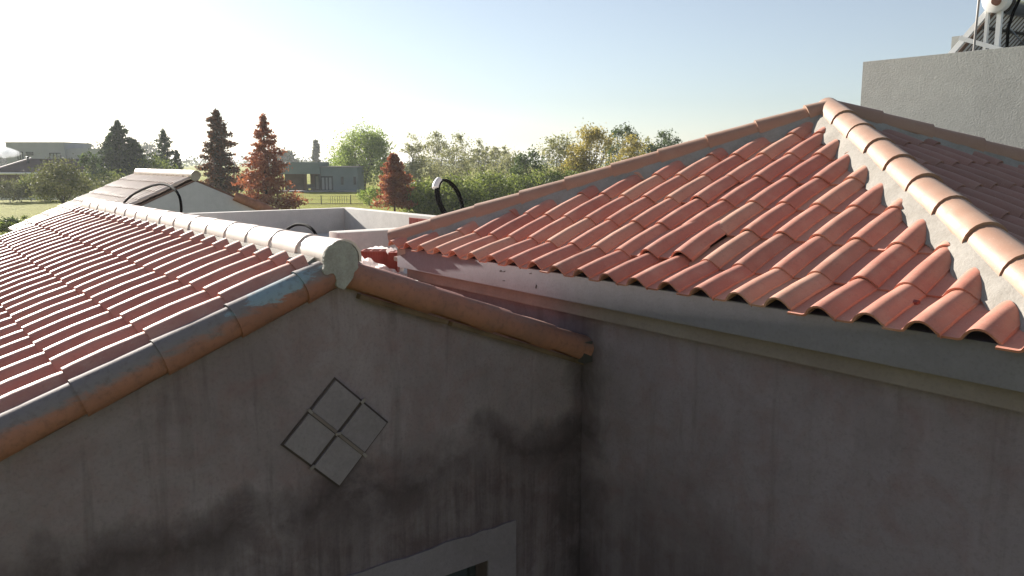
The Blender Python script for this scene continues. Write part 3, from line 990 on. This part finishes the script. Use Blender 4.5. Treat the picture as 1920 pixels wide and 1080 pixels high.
def hose(pix, y, label, rad):
    P = [on_y(px, py, y) for px, py in pix]
    path = []
    n = len(P)
    for i in range(n - 1):
        p0, p1, p2, p3 = P[max(i - 1, 0)], P[i], P[i + 1], P[min(i + 2, n - 1)]
        for k in range(6):
            t = k / 6
            path.append(.5 * ((2 * p1) + (p2 - p0) * t + (2 * p0 - 5 * p1 + 4 * p2 - p3) * t * t + (3 * p1 - p0 - 3 * p2 + p3) * t ** 3))
    path.append(P[-1])
    tag(MB().tube(path, rad, 8).build('black_cable', BLACK_PIPE, None, 60), label, 'cable', 'black cables looping over the ridge')


hose([(228, 385), (246, 367), (272, 353), (300, 345), (322, 351), (336, 368), (340, 392), (338, 410)], 1.92, 'thin black cable arching high in front of the pale gable wall', .011)
hose([(528, 440), (541, 428), (556, 421), (572, 422), (584, 429), (592, 440), (596, 455)], 1.90, 'short black cable arching over the white ridge beside the terrace', .009)
# broken pieces lying on the tiles
def shard(px, py, up, label, size, mat, seed):
    rg = random.Random(seed)
    # plane of the front slope at pan level
    d = ray(px, py)
    # z = AZ - .05 - SF*(AY - y)
    t = (AZ - .05 - SF * AY - CAM_H) / (d.z - SF * d.y)
    p = Vector((0, 0, CAM_H)) + d * t
    pts = []
    n = Vector((0, -SF, 1)).normalized(); ux = Vector((1, 0, 0)); uy = n.cross(ux)
    an = rg.uniform(0, 3)
    for k in range(6):
        th = an + k * math.pi / 3
        rr = size * rg.uniform(.5, 1.1)
        pts.append(p + ux * (math.cos(th) * rr * 1.5) + uy * (math.sin(th) * rr * .7) + n * up)
    tag(MB().prism(pts, n * .012).build('tile_shard', mat, None, 0), label, 'tile shard')


shard(1712, 574, .012, 'bright red tile shard lying in the channel near the eave', .028, BRICK, 3)
shard(1690, 588, .008, 'tiny brown tile chip lying beside the red shard', .012, TERRA, 4)

# ------------------------------------------------------------------ far houses
def view_frame(px, D, turn=0):
    """a spot on the ground and level axes: a to the right across the view, b away"""
    g = ground_at(px, D)
    ca, sa = math.cos(R(turn)), math.sin(R(turn))
    a = RGT * ca + FWD * sa
    b = FWD * ca - RGT * sa
    return g, a, b


def fbox(mb, g, a, b, u0, u1, w0, w1, z0, z1):
    c = g + a * ((u0 + u1) / 2) + b * ((w0 + w1) / 2) + Vector((0, 0, (z0 + z1) / 2))
    return mb.obox(c, a * ((u1 - u0) / 2), b * ((w1 - w0) / 2), Vector((0, 0, (z1 - z0) / 2)))


def window(parent, g, a, b, u0, u1, z0, z1, glass=WINDOW_GLASS, mull=0, t=.08):
    mb = MB()
    fbox(mb, g, a, b, u0 - t, u1 + t, -.07, -.005, z1, z1 + t); fbox(mb, g, a, b, u0 - t, u1 + t, -.07, -.005, z0 - t, z0)
    fbox(mb, g, a, b, u0 - t, u0, -.07, -.005, z0, z1); fbox(mb, g, a, b, u1, u1 + t, -.07, -.005, z0, z1)
    for q in range(mull):
        um = u0 + (u1 - u0) * (q + 1) / (mull + 1)
        fbox(mb, g, a, b, um - t / 2, um + t / 2, -.07, -.005, z0, z1)
    f = mb.build('window', FRAME_DARK, parent, 0)
    fbox(MB(), g, a, b, u0, u1, -.03, -.004, z0, z1).build('pane', glass, f, 0)
    return f


# low modern house with porch
D = 112
g, a, b = view_frame(600, D, 4)
mod = thing('flat_roof_house', g, 'low greenish grey flat roofed house with dark porch behind the rust tree', 'house')
k = D / F_PX


def U(px): return (px - 600) * k


zr = z_at(314, D); zh = z_at(304, D)
mb = MB()
fbox(mb, g, a, b, U(600.5), U(668), 0, 8, .0, zr)
mb.build('main_wall', GREEN_GREY, mod, 0)
fbox(MB(), g, a, b, U(600.5) - .05, U(668) + .12, -.12, 8.1, zr + .002, zr + .16).build('roof_edge', plain('roof_edge_grey', (.21, .20, .20), .8, .2), mod, 0)
mb = MB()
fbox(mb, g, a, b, U(520), U(600), -.6, 8, z_at(326, D), zh)
mb.build('porch_roof', GREEN_GREY, mod, 0)
mb = MB(); fbox(mb, g, a, b, U(575), U(600), 2.6, 7.9, 0, z_at(326.2, D)); fbox(mb, g, a, b, U(520), U(556), 5.2, 7.9, 0, z_at(326.2, D)); mb.build('porch_wall', BROWN_WALL, mod, 0)
for px in (598.5, 531): fbox(MB(), g, a, b, U(px) - .12, U(px) + .12, -.5, -.26, 0, z_at(326.2, D)).build('porch_post', FRAME_DARK, mod, 0)
window(mod, g, a, b, U(602), U(620), .25, z_at(333, D), CURTAIN, 2, .2)
window(mod, g, a, b, U(638.5), U(641), z_at(345, D), z_at(332.5, D))
window(mod, g, a, b, U(661.5), U(664), z_at(345, D), z_at(332.5, D))
window(mod, g + b * 2.6, a, b, U(585), U(597), .25, z_at(331, D), CURTAIN, 0, .12)
fbox(MB(), g, a, b, U(515), U(672), -2.6, -.02, .0, .16).build('terrace_slab', plain('terrace_paving', (.25, .24, .23), .85), mod, 0)
mb = MB(); fbox(mb, g, a, b, U(577), U(590), -1.6, -.9, .45, .55)
for uu in (578, 588.5): fbox(mb, g, a, b, U(uu), U(uu) + .1, -1.5, -1.0, .16, .45)
fbox(mb, g, a, b, U(577), U(590), -.96, -.88, .55, 1.0)
tag(mb.build('porch_bench', DARK_METAL, None, 0), 'dark bench standing on the porch of the flat roofed house', 'bench')

# two storey grey house far left
D = 124
g, a, b = view_frame(80, D, 3)
two = thing('two_storey_house', g, 'grey two storey box house rising behind the brown roof', 'house')
k = D / F_PX


def U2(px): return (px - 80) * k


fbox(MB(), g, a, b, U2(16), U2(121), 0, 9, 0, z_at(268, D)).build('main_block', GREY_HOUSE, two, 0)
fbox(MB(), g, a, b, U2(121.2), U2(149.5), .4, 8, 0, z_at(278, D)).build('lower_block', GREY_HOUSE, two, 0)
fbox(MB(), g, a, b, U2(15.4), U2(121.6), -.06, 9.06, z_at(268, D) + .003, z_at(268, D) + .13).build('parapet_coping', plain('coping_grey', (.30, .295, .29), .8), two, 0)
window(two, g, a, b, U2(94.5), U2(112.5), z_at(298, D), z_at(288, D), CURTAIN, 2, .12)
window(two, g, a, b, U2(52), U2(63.5), z_at(290.5, D), z_at(286, D))
window(two, g, a, b, U2(37), U2(44.5), z_at(298, D), z_at(286, D), CURTAIN, 1, .12)
# brown roofed house in front of it, with chimney pipe
D = 96
g, a, b = view_frame(80, D, 2)
bro = thing('brown_roof_house', g, 'low house with dark brown hipped roof and bright white gutter', 'house')
k = D / F_PX


def U3(px): return (px - 80) * k


ze = z_at(325, D); zt = z_at(297.5, D + 3.2)
mb = MB()
ul, ur, wl, wr = U3(-28), U3(172), 0, 6.6
P = [(ul, 0, ze), (ur, 0, ze), (ur, 6.6, ze), (ul, 6.6, ze), (U3(32), 3.3, zt), (U3(138), 3.3, zt)]
vs = [g + a * p[0] + b * p[1] + Vector((0, 0, p[2])) for p in P]
mb.add(vs, [(0, 1, 5, 4), (1, 2, 5), (2, 3, 4, 5), (3, 0, 4), (3, 2, 1, 0)])
br = mb.build('roof', BROWN_ROOF, bro, 0)
mb = MB().tube([g + a * P[0][0] + b * 0 + Vector((0, 0, ze + .05)), vs[4] + Vector((0, 0, .05))], .13, 6); mb.build('hip_flashing', plain('pale_flashing', (.42, .33, .31), .6), br, 0)
MB().tube([g + a * U3(1) - b * .12 + Vector((0, 0, ze - .02)), g + a * U3(172) - b * .12 + Vector((0, 0, ze - .02))], .13, 12).build('gutter', NT('white_gutter').m, bro, 60)
gm = bpy.data.materials['white_gutter'].node_tree.nodes['Principled BSDF']; gm.inputs['Base Color'].default_value = (.82, .80, .74, 1); gm.inputs['Roughness'].default_value = .42; gm.inputs['Metallic'].default_value = .85
mb = MB(); fbox(mb, g, a, b, ul + .6, ur - .6, 1.6, 6.0, 0, ze - .02); mb.build('wall', BROWN_WALL, bro, 0)
for px in (6, 60, 118, 166): fbox(MB(), g, a, b, U3(px) - .1, U3(px) + .1, .1, .3, 0, ze - .02).build('porch_post', BROWN_WALL, bro, 0)
gw = g + b * 1.6
for px in (20, 70, 125): window(bro, gw, a, b, U3(px), U3(px) + 1.3, .8, 2.0, WINDOW_GLASS, 1, .1)
cpt = g + a * U3(33.5) + b * 2.3
MB().tube([cpt + Vector((0, 0, ze + .6)), cpt + Vector((0, 0, z_at(294.5, D + 2.3)))], .12, 10).build('chimney_pipe', FRAME_DARK, br, 60)
MB().tube([cpt + Vector((0, 0, z_at(294.3, D + 2.3))), cpt + Vector((0, 0, z_at(293, D + 2.3)))], [.2, .06], 10).build('chimney_cowl', FRAME_DARK, br, 60)

# low white garden wall in front of the house
g, a, b = view_frame(60, 88, 2)
lw = thing('low_garden_wall', g, 'low white garden wall at the far edge of the left lawn', 'wall')
for q in range(9):
    u = -5.2 + q * 1.3
    fbox(MB(), g, a, b, u, u + 1.26, 0, .15, 0, .42).build('panel', WHITE_PAINT, lw, 0)
    fbox(MB(), g, a, b, u - .06, u + .03, -.03, .18, 0, .55).build('post', WHITE_PAINT, lw, 0)

# wire fence across the lawn
g, a, b = view_frame(630, 78, 0)
fen = thing('wire_fence', g, 'thin wire fence with dark posts crossing the lawn', 'fence')
kf = 78 / F_PX
for q in range(-3, 5):
    u = (600 - 630) * kf + q * 55 * kf
    mb = MB(); fbox(mb, g, a, b, u - .035, u + .035, -.035, .035, 0, .84 + .03 * (q % 2)); mb.build('post', POST, fen, 0)
for z in (.06, .42, .78):
    MB().tube([g + a * (-11) + Vector((0, 0, z)), g + a * 10 + Vector((0, 0, z))], .012 if z > .1 else .03, 5).build('wire', POST, fen, 0)
for q in range(8):
    u = (617 - 630) * kf + q * 4.4 * kf
    mb = MB(); fbox(mb, g, a, b, u - .012, u + .012, -.012, .012, .1, .78); mb.build('picket', POST, fen, 0)


# ------------------------------------------------------------------ plants
def leaf_mesh(name, pts, size, mat, parent, elong=1.6, down=0.0):
    """one leaf-sized quad for each point"""
    n = len(pts)
    off = ORIGIN.get(parent, Vector((0, 0, 0)))
    pts = np.asarray(pts) - np.array(off)
    d = RNG.normal(size=(n, 3)); d[:, 2] -= down
    d /= np.linalg.norm(d, axis=1)[:, None]
    e = RNG.normal(size=(n, 3)); e -= d * (e * d).sum(1)[:, None]; e /= np.linalg.norm(e, axis=1)[:, None]
    s = size * RNG.uniform(.6, 1.35, n)[:, None]
    A = d * s * elong * .5; B = e * s * .5
    v = np.stack([pts - A, pts + B * .8, pts + A, pts - B * .8], 1).reshape(-1, 3)
    me = bpy.data.meshes.new(name)
    me.vertices.add(4 * n); me.vertices.foreach_set('co', v.ravel().astype(np.float32))
    me.loops.add(4 * n); me.loops.foreach_set('vertex_index', np.arange(4 * n, dtype=np.int32))
    me.polygons.add(n); me.polygons.foreach_set('loop_start', np.arange(0, 4 * n, 4, dtype=np.int32))
    me.update(calc_edges=True); me.validate()
    me.materials.append(mat)
    o = bpy.data.objects.new(name, me)
    if parent is not None: o.parent = parent
    COL.objects.link(o)
    ORIGIN[o] = off
    return o


def limb(mb, p0, p1, r0, r1, n=6, bend=.06):
    p0 = Vector(p0); p1 = Vector(p1); L = (p1 - p0).length
    pts = []
    off = Vector((random.gauss(0, 1), random.gauss(0, 1), random.gauss(0, .4))) * L * bend
    for k in range(5):
        t = k / 4
        pts.append(p0.lerp(p1, t) + off * math.sin(t * math.pi))
    mb.tube(pts, [r0 + (r1 - r0) * k / 4 for k in range(5)], n)
    return pts


def conifer(px, D, top, base_w, lab, mat, group, n=5200, size=.16, trunk_r=.16, low=.06, power=.8, droop=.18, sparse=1.0, lean=0, twin=None, name='conifer'):
    g = ground_at(px, D)
    H = z_at(top, D)
    t = thing(name, g, lab, 'tree', group)
    mb = MB()
    tp = limb(mb, g, g + Vector((lean, 0, H * .98)), trunk_r, .02, 8, .008)
    pts = []
    nb = int(95 * sparse)
    W = base_w / 2
    for q in range(nb):
        f = low + (1 - low) * ((q + random.random()) / nb) ** .9
        az = q * 2.4 + random.uniform(-.4, .4)
        L = W * ((1 - f) ** power) * (random.uniform(.3, .6) if random.random() < .22 else random.uniform(.7, 1.22)) + .1
        p0 = g + Vector((lean * f, 0, H * f))
        dr = Vector((math.cos(az), math.sin(az), random.uniform(.05, .45) - droop))
        p1 = p0 + dr * L
        mb.tube([p0, p0.lerp(p1, .5) + Vector((0, 0, .04)), p1], [trunk_r * .28 * (1 - f) + .012, .014, .006], 4)
        m = max(8, int(1.45 * n / nb * (L / (W * .55))))
        s = RNG.uniform(.12, 1.03, m) ** .8
        base = np.array(p0)[None, :] + np.array(p1 - p0)[None, :] * s[:, None]
        sp = (.07 + .13 * L) * (1.15 - .55 * s)
        pp = base + RNG.normal(size=(m, 3)) * sp[:, None] * np.array([1, 1, .62])
        pts.append(pp)
    m = int(n * .03)
    pts.append(np.array(g)[None, :] + np.array([lean, 0, H])[None, :] * RNG.uniform(.86, 1.01, m)[:, None] + RNG.normal(size=(m, 3)) * .09)
    mb.build('trunk', BARK, t, 60)
    leaf_mesh('crown', np.concatenate(pts), size, mat, t, 1.8, .3)
    return t


def broad(px, D, top, width, lab, mat, group, n=5000, size=.16, trunk_r=.14, crown_low=.3, clumps=60, clump=.42, fork=.35, shape=1.0, cat='tree', name='broadleaf_tree', bark=BARK, airy=False, flat=1.0, depth=None, hang=0.0, zbase=0):
    g = ground_at(px, D)
    H = z_at(top, D)
    t = thing(name, g, lab, cat, group)
    mb = MB()
    W = width / 2
    zc = H * (1 + crown_low) / 2; hz = H * (1 - crown_low) / 2
    fk = g + Vector((random.gauss(0, .05) * W, random.gauss(0, .05) * W, H * fork))
    limb(mb, g, fk, trunk_r, trunk_r * .7, 8, .03)
    main = []
    for q in range(6):
        az = q * 1.05 + random.uniform(-.3, .3)
        p = g + Vector((math.cos(az) * W * .5, math.sin(az) * W * .5, zc + hz * random.uniform(.0, .7)))
        main.append(limb(mb, fk, p, trunk_r * .55, trunk_r * .16, 5, .1))
    pts = []
    for q in range(clumps):
        while True:
            v = np.array([random.uniform(-1, 1), random.uniform(-1, 1), random.uniform(-1, 1)])
            if .25 < np.linalg.norm(v) < 1: break
        if not airy: v = v / np.linalg.norm(v) * (np.linalg.norm(v) ** .55)
        rz = 1 - .35 * max(0, v[2]) * (2 - shape)
        c = Vector((g.x + v[0] * W * rz, g.y + v[1] * W * rz * (depth or 1), zc + v[2] * hz * flat))
        if random.random() < (.8 if airy else .5):
            src = random.choice(main)
            limb(mb, random.choice(src[1:]), c, trunk_r * .12, .008, 4, .08)
        m = max(5, int(1.3 * n / clumps * random.uniform(.35, 1.7)))
        cs = clump * random.uniform(.6, 1.35) * W
        pp = np.array(c) + RNG.normal(size=(m, 3)) * np.array([cs, cs, cs * (.75 + hang)]) * .5
        if hang: pp[:, 2] -= np.abs(RNG.normal(size=m)) * hang * cs
        pts.append(pp)
    P = np.concatenate(pts)
    P[:, 2] = np.maximum(P[:, 2], .04)
    mb.build('trunk', bark, t, 60)
    leaf_mesh('crown', P, size, mat, t, 1.6, hang)
    return t


# a wood along the horizon
P = []
for q in range(420):
    px = random.uniform(-900, 2700); D = random.uniform(480, 900)
    g = ground_at(px, D)
    hh = random.uniform(4.5, 8.2) * (1.25 if random.random() < .12 else 1)
    m = 46
    pp = np.array([g.x, g.y, hh * .5]) + RNG.normal(size=(m, 3)) * np.array([3.6, 3.6, hh * .26])
    pp[:, 2] = np.clip(pp[:, 2], .2, None)
    P.append(pp)
tag(leaf_mesh('distant_woods', np.concatenate(P), 1.7, L_FAR, None, 1.3), kind='stuff')

conifer(410, 70, 208, 4.1, 'tall narrow bald cypress turning brown beside the far tiled roof', L_CYPRESS_D, 'rust coloured conifers', 8500, .15, .17, .05, .62, .1)
conifer(497, 62, 218, 6.2, 'wide rust red bald cypress with a thin see-through top', L_CYPRESS, 'rust coloured conifers', 9800, .135, .15, .03, 1.05, .16)
conifer(738, 64, 290, 3.3, 'small bright rust red cypress alone on the lawn', L_CYPRESS, 'rust coloured conifers', 7500, .12, .09, .14, .6, .05)
conifer(225, 100, 228, 6.2, 'dark green bushy conifer beside the brown roofed house', L_CONIFER, 'dark green conifers', 7500, .2, .18, .02, .62, .02, 1.1)
conifer(206, 101, 258, 4.0, 'shorter dark conifer pressed against the left of its bigger neighbour', L_CONIFER, 'dark green conifers', 3800, .2, .14, .02, .6, .02)
conifer(250, 99, 262, 3.6, 'round shouldered dark conifer on the right of its taller neighbour', L_CONIFER, 'dark green conifers', 4200, .2, .14, .02, .45, .02)
conifer(309, 106, 245, 5.2, 'thin topped green conifer above the white ridge of the far roof', L_CONIFER, 'dark green conifers', 4200, .19, .15, .03, .75, .04)
conifer(332, 104, 283, 2.2, 'small green conifer to the right of the thin topped conifer', L_CONIFER, 'dark green conifers', 1300, .19, .08, .03, .75, .04)
broad(166, 92, 280, 2.0, 'young light green tree at the corner of the brown roofed house', L_GREEN, 'young trees at the brown house', 1500, .17, .06, .15, 30, .5)
broad(190, 90, 322, 4.6, 'broad green shrub below the dark conifers', L_BUSH, 'shrubs below the conifers', 2600, .16, .07, .05, 40, .45, cat='shrub', name='shrub')
broad(290, 96, 302, 5.5, 'low green shrub behind the far tiled roof', L_BUSH, 'shrubs below the conifers', 2600, .16, .07, .05, 40, .45, cat='shrub', name='shrub')
broad(108, 66, 308, 4.3, 'grey green olive tree with forked trunk on the left lawn', L_OLIVE, None, 4600, .12, .09, .30, 60, .4, .16, name='olive_tree')
for n, (px, D, top, w, lab) in enumerate(((12, 82, 340, 3.2, 'yellowish shrub at the left edge of the lawn'), (52, 84, 333, 2.8, 'dark shrub before the porch of the brown house'),
                                           (78, 85, 342, 2.4, 'thin stemmed shrub between the dark shrub and the olive tree'), (150, 80, 335, 4.2, 'pale green shrub to the right of the olive tree'),
                                           (205, 78, 338, 4.4, 'broad grey green shrub above the roof of the far gable'))):
    broad(px, D, top, w, lab, (L_OLIVE, L_BUSH, L_BUSH, L_OLIVE, L_OLIVE)[n], 'shrubs along the far side of the left lawn', 2100, .13, .05, .12, 34, .45, .2, cat='shrub', name='shrub')
broad(40, 46, 404, .7, 'dark little tuft on the left lawn', L_BUSH, None, 260, .07, .02, .1, 12, .5, cat='shrub', name='shrub')
broad(2, 44, 420, 1.0, 'dark low shrub at the edge of the picture on the left lawn', L_BUSH, None, 900, .08, .02, .05, 16, .5, cat='shrub', name='shrub')
broad(6, 50, 414, 1.2, 'low clipped green hedge clump on the left lawn', L_GREEN, None, 1200, .1, .02, .05, 20, .5, cat='shrub', name='shrub')

broad(682, 122, 242, 8.4, 'big light green willow behind the flat roofed house', L_WILLOW, 'willows on the lawn', 10500, .2, .2, .16, 110, .30, .25, name='willow_tree', hang=.35)
broad(640, 126, 285, 4.2, 'low pale willow close behind the roof of the flat house', L_WILLOW, 'willows on the lawn', 2200, .2, .1, .25, 36, .4, .25, name='willow_tree', hang=.4)
broad(690, 77, 348, 1.7, 'small round bush by the wire fence', L_WILLOW, None, 1000, .1, .04, .1, 18, .5, cat='shrub', name='bush')
TALL = ((775, 128, 255, 4.6, 'leftmost thin tall tree behind the small red cypress'), (818, 132, 249, 5.0, 'thin tall tree with bare forked limbs next to the leftmost one'),
        (864, 130, 250, 5.6, 'fullest of the thin tall trees behind the hedge'), (903, 140, 262, 4.0, 'sparse tall tree leaning over its full neighbour'), (934, 134, 267, 4.4, 'rightmost of the thin tall trees, beside the dark green one'))
for px, D, top, w, lab in TALL:
    broad(px, D, top, w, lab, L_AIRY, 'thin tall trees behind the hedge', 1500, .2, .15, .18, 52, .26, .22, name='thin_tree', bark=BARK_GREY, airy=True)
broad(846, 118, 280, 6.5, 'brownish loose bush in front of the thin tall trees', L_AIRY, 'loose bushes under the thin trees', 2600, .18, .08, .02, 50, .4, cat='bush', name='bush')
broad(960, 120, 292, 7.5, 'grey green loose bush left of the dark green tree', L_AIRY, 'loose bushes under the thin trees', 2600, .18, .08, .02, 50, .4, cat='bush', name='bush')
broad(790, 116, 298, 6.0, 'pale loose bush behind the small red cypress', L_AIRY, 'loose bushes under the thin trees', 2200, .18, .08, .02, 44, .4, cat='bush', name='bush')
BUSH = ((800, 66, 346, 4.6, 'dense green bush nearest to the small red cypress'), (850, 64, 338, 4.8, 'dense green bush behind the black pipe coil'), (905, 72, 330, 5.6, 'tall green bush to the right of the pipe coil'),
        (955, 76, 331, 5.4, 'rounded green bush before the dark green tree'), (1010, 78, 327, 5.8, 'dark bush at the foot of the dark green tree'), (1062, 80, 322, 5.4, 'rightmost green bush showing above the hip tiles'),
        (760, 74, 356, 2.6, 'low bush at the foot of the small red cypress'))
for px, D, top, w, lab in BUSH:
    broad(px, D, top, w, lab, L_BUSH, 'bushes of the tall hedge', 4200, .15, .07, .0, 62, .36, .15, cat='bush', name='bush')
broad(992, 82, 279, 3.2, 'dark green upright tree above the hedge', L_GREEN, None, 3000, .16, .1, .12, 42, .42, .3)
YEL = ((1050, 92, 252, 5.0, 'pale grey green tree left of the yellow tree', L_AIRY, 2600), (1112, 88, 238, 5.4, 'yellow leaved tree with spreading brown limbs', L_YELLOW, 3800),
       (1168, 100, 231, 4.6, 'tall green tree with a pointed top behind the hip roof', L_GREEN, 2400), (1185, 92, 246, 3.8, 'yellow green tree in front of the pointed green tree', L_YELLOW, 2200),
       (1248, 98, 238, 4.6, 'dark leafy tree half hidden by the hip tiles', L_GREEN, 3400), (1216, 104, 258, 3.6, 'grey twiggy tree between the yellow green and the dark leafy tree', L_AIRY, 1300))
for px, D, top, w, lab, mt, n in YEL:
    broad(px, D, top, w, lab, mt, 'trees behind the hip roof', n, .17, .13, .15, 58, .33, .22, airy=mt is not L_GREEN, bark=BARK_GREY)
broad(1085, 90, 290, 4.4, 'olive yellow bush under the yellow leaved tree', L_YELLOW, None, 2400, .16, .08, .02, 44, .4, cat='bush', name='bush')
conifer(593, 250, 264, 3.0, 'pale far off poplar above the flat roofed house', L_FAR, None, 1000, .5, .15, .1, .35, -.3, name='poplar_tree')
for px, D, top, w, lab in ((272, 360, 271, 17, 'hazy broad tree on the horizon behind the dark conifers'), (185, 370, 276, 16, 'hazy round tree on the horizon right of the two storey house'), (8, 300, 290, 12, 'hazy dark tree at the left edge behind the smoke'), (535, 300, 283, 7, 'hazy small tree on the horizon behind the rust red cypress')):
    broad(px, D, top, w, lab, L_FAR, 'hazy trees on the horizon', 1400, .8, .3, .02, 50, .36)

# ------------------------------------------------------------------ smoke and air
def volume_mat(name, dens, col, aniso, blob=None):
    m = bpy.data.materials.new(name); m.use_nodes = True
    nt = m.node_tree
    nt.nodes.remove(nt.nodes['Principled BSDF'])
    v = nt.nodes.new('ShaderNodeVolumePrincipled')
    v.inputs['Color'].default_value = (*col, 1)
    v.inputs['Density'].default_value = dens
    v.inputs['Anisotropy'].default_value = aniso
    nt.links.new(v.outputs[0], nt.nodes['Material Output'].inputs['Volume'])
    if blob:
        tc = nt.nodes.new('ShaderNodeTexCoord')
        ln = nt.nodes.new('ShaderNodeVectorMath'); ln.operation = 'LENGTH'
        mp = nt.nodes.new('ShaderNodeMapping')
        mp.inputs['Location'].default_value = (-1, -1, -1); mp.inputs['Scale'].default_value = (2, 2, 2)
        nt.links.new(tc.outputs['Generated'], mp.inputs['Vector']); nt.links.new(mp.outputs[0], ln.inputs[0])
        nz = nt.nodes.new('ShaderNodeTexNoise'); nz.inputs['Scale'].default_value = 1.1; nz.inputs['Detail'].default_value = 4
        g = nt.nodes.new('ShaderNodeNewGeometry'); nt.links.new(g.outputs['Position'], nz.inputs['Vector'])
        a = nt.nodes.new('ShaderNodeMath'); a.operation = 'SUBTRACT'; a.inputs[0].default_value = 1.15; nt.links.new(ln.outputs['Value'], a.inputs[1])
        s = nt.nodes.new('ShaderNodeMath'); s.operation = 'MULTIPLY_ADD'; s.inputs[1].default_value = 1.6; s.inputs[2].default_value = -.85
        nt.links.new(nz.outputs[0], s.inputs[0])
        ad = nt.nodes.new('ShaderNodeMath'); ad.operation = 'ADD'; nt.links.new(a.outputs[0], ad.inputs[0]); nt.links.new(s.outputs[0], ad.inputs[1])
        ml = nt.nodes.new('ShaderNodeMath'); ml.operation = 'MULTIPLY'; ml.inputs[1].default_value = dens; ml.use_clamp = False; nt.links.new(ad.outputs[0], ml.inputs[0])
        mx = nt.nodes.new('ShaderNodeMath'); mx.operation = 'MAXIMUM'; mx.inputs[1].default_value = 0; nt.links.new(ml.outputs[0], mx.inputs[0])
        nt.links.new(mx.outputs[0], v.inputs['Density'])
    return m


mb = MB()
bm = bmesh.new(); bmesh.ops.create_uvsphere(bm, u_segments=20, v_segments=12, radius=1)
D = 98.3
c = at_depth(12, 286, D)
for v in bm.verts:
    x, y, z = v.co
    s = (x + 1) / 2
    v.co = c + RGT * (x * 1.9) + FWD * (y * .8) + Vector((0, 0, z * (.95 - .55 * s) - s * .35 + .15))
mb.from_bm(bm)
tag(mb.build('smoke', volume_mat('smoke', 2.4, (.93, .96, 1.0), .1, True), None, 60), kind='stuff')

HAZE = 0.0003
mb = MB().box(-3000, 3000, -3000, 3000, -1.0, 13.5)
tag(mb.build('haze', volume_mat('haze', HAZE, (.90, .94, 1.0), .3), None, 0), kind='stuff')
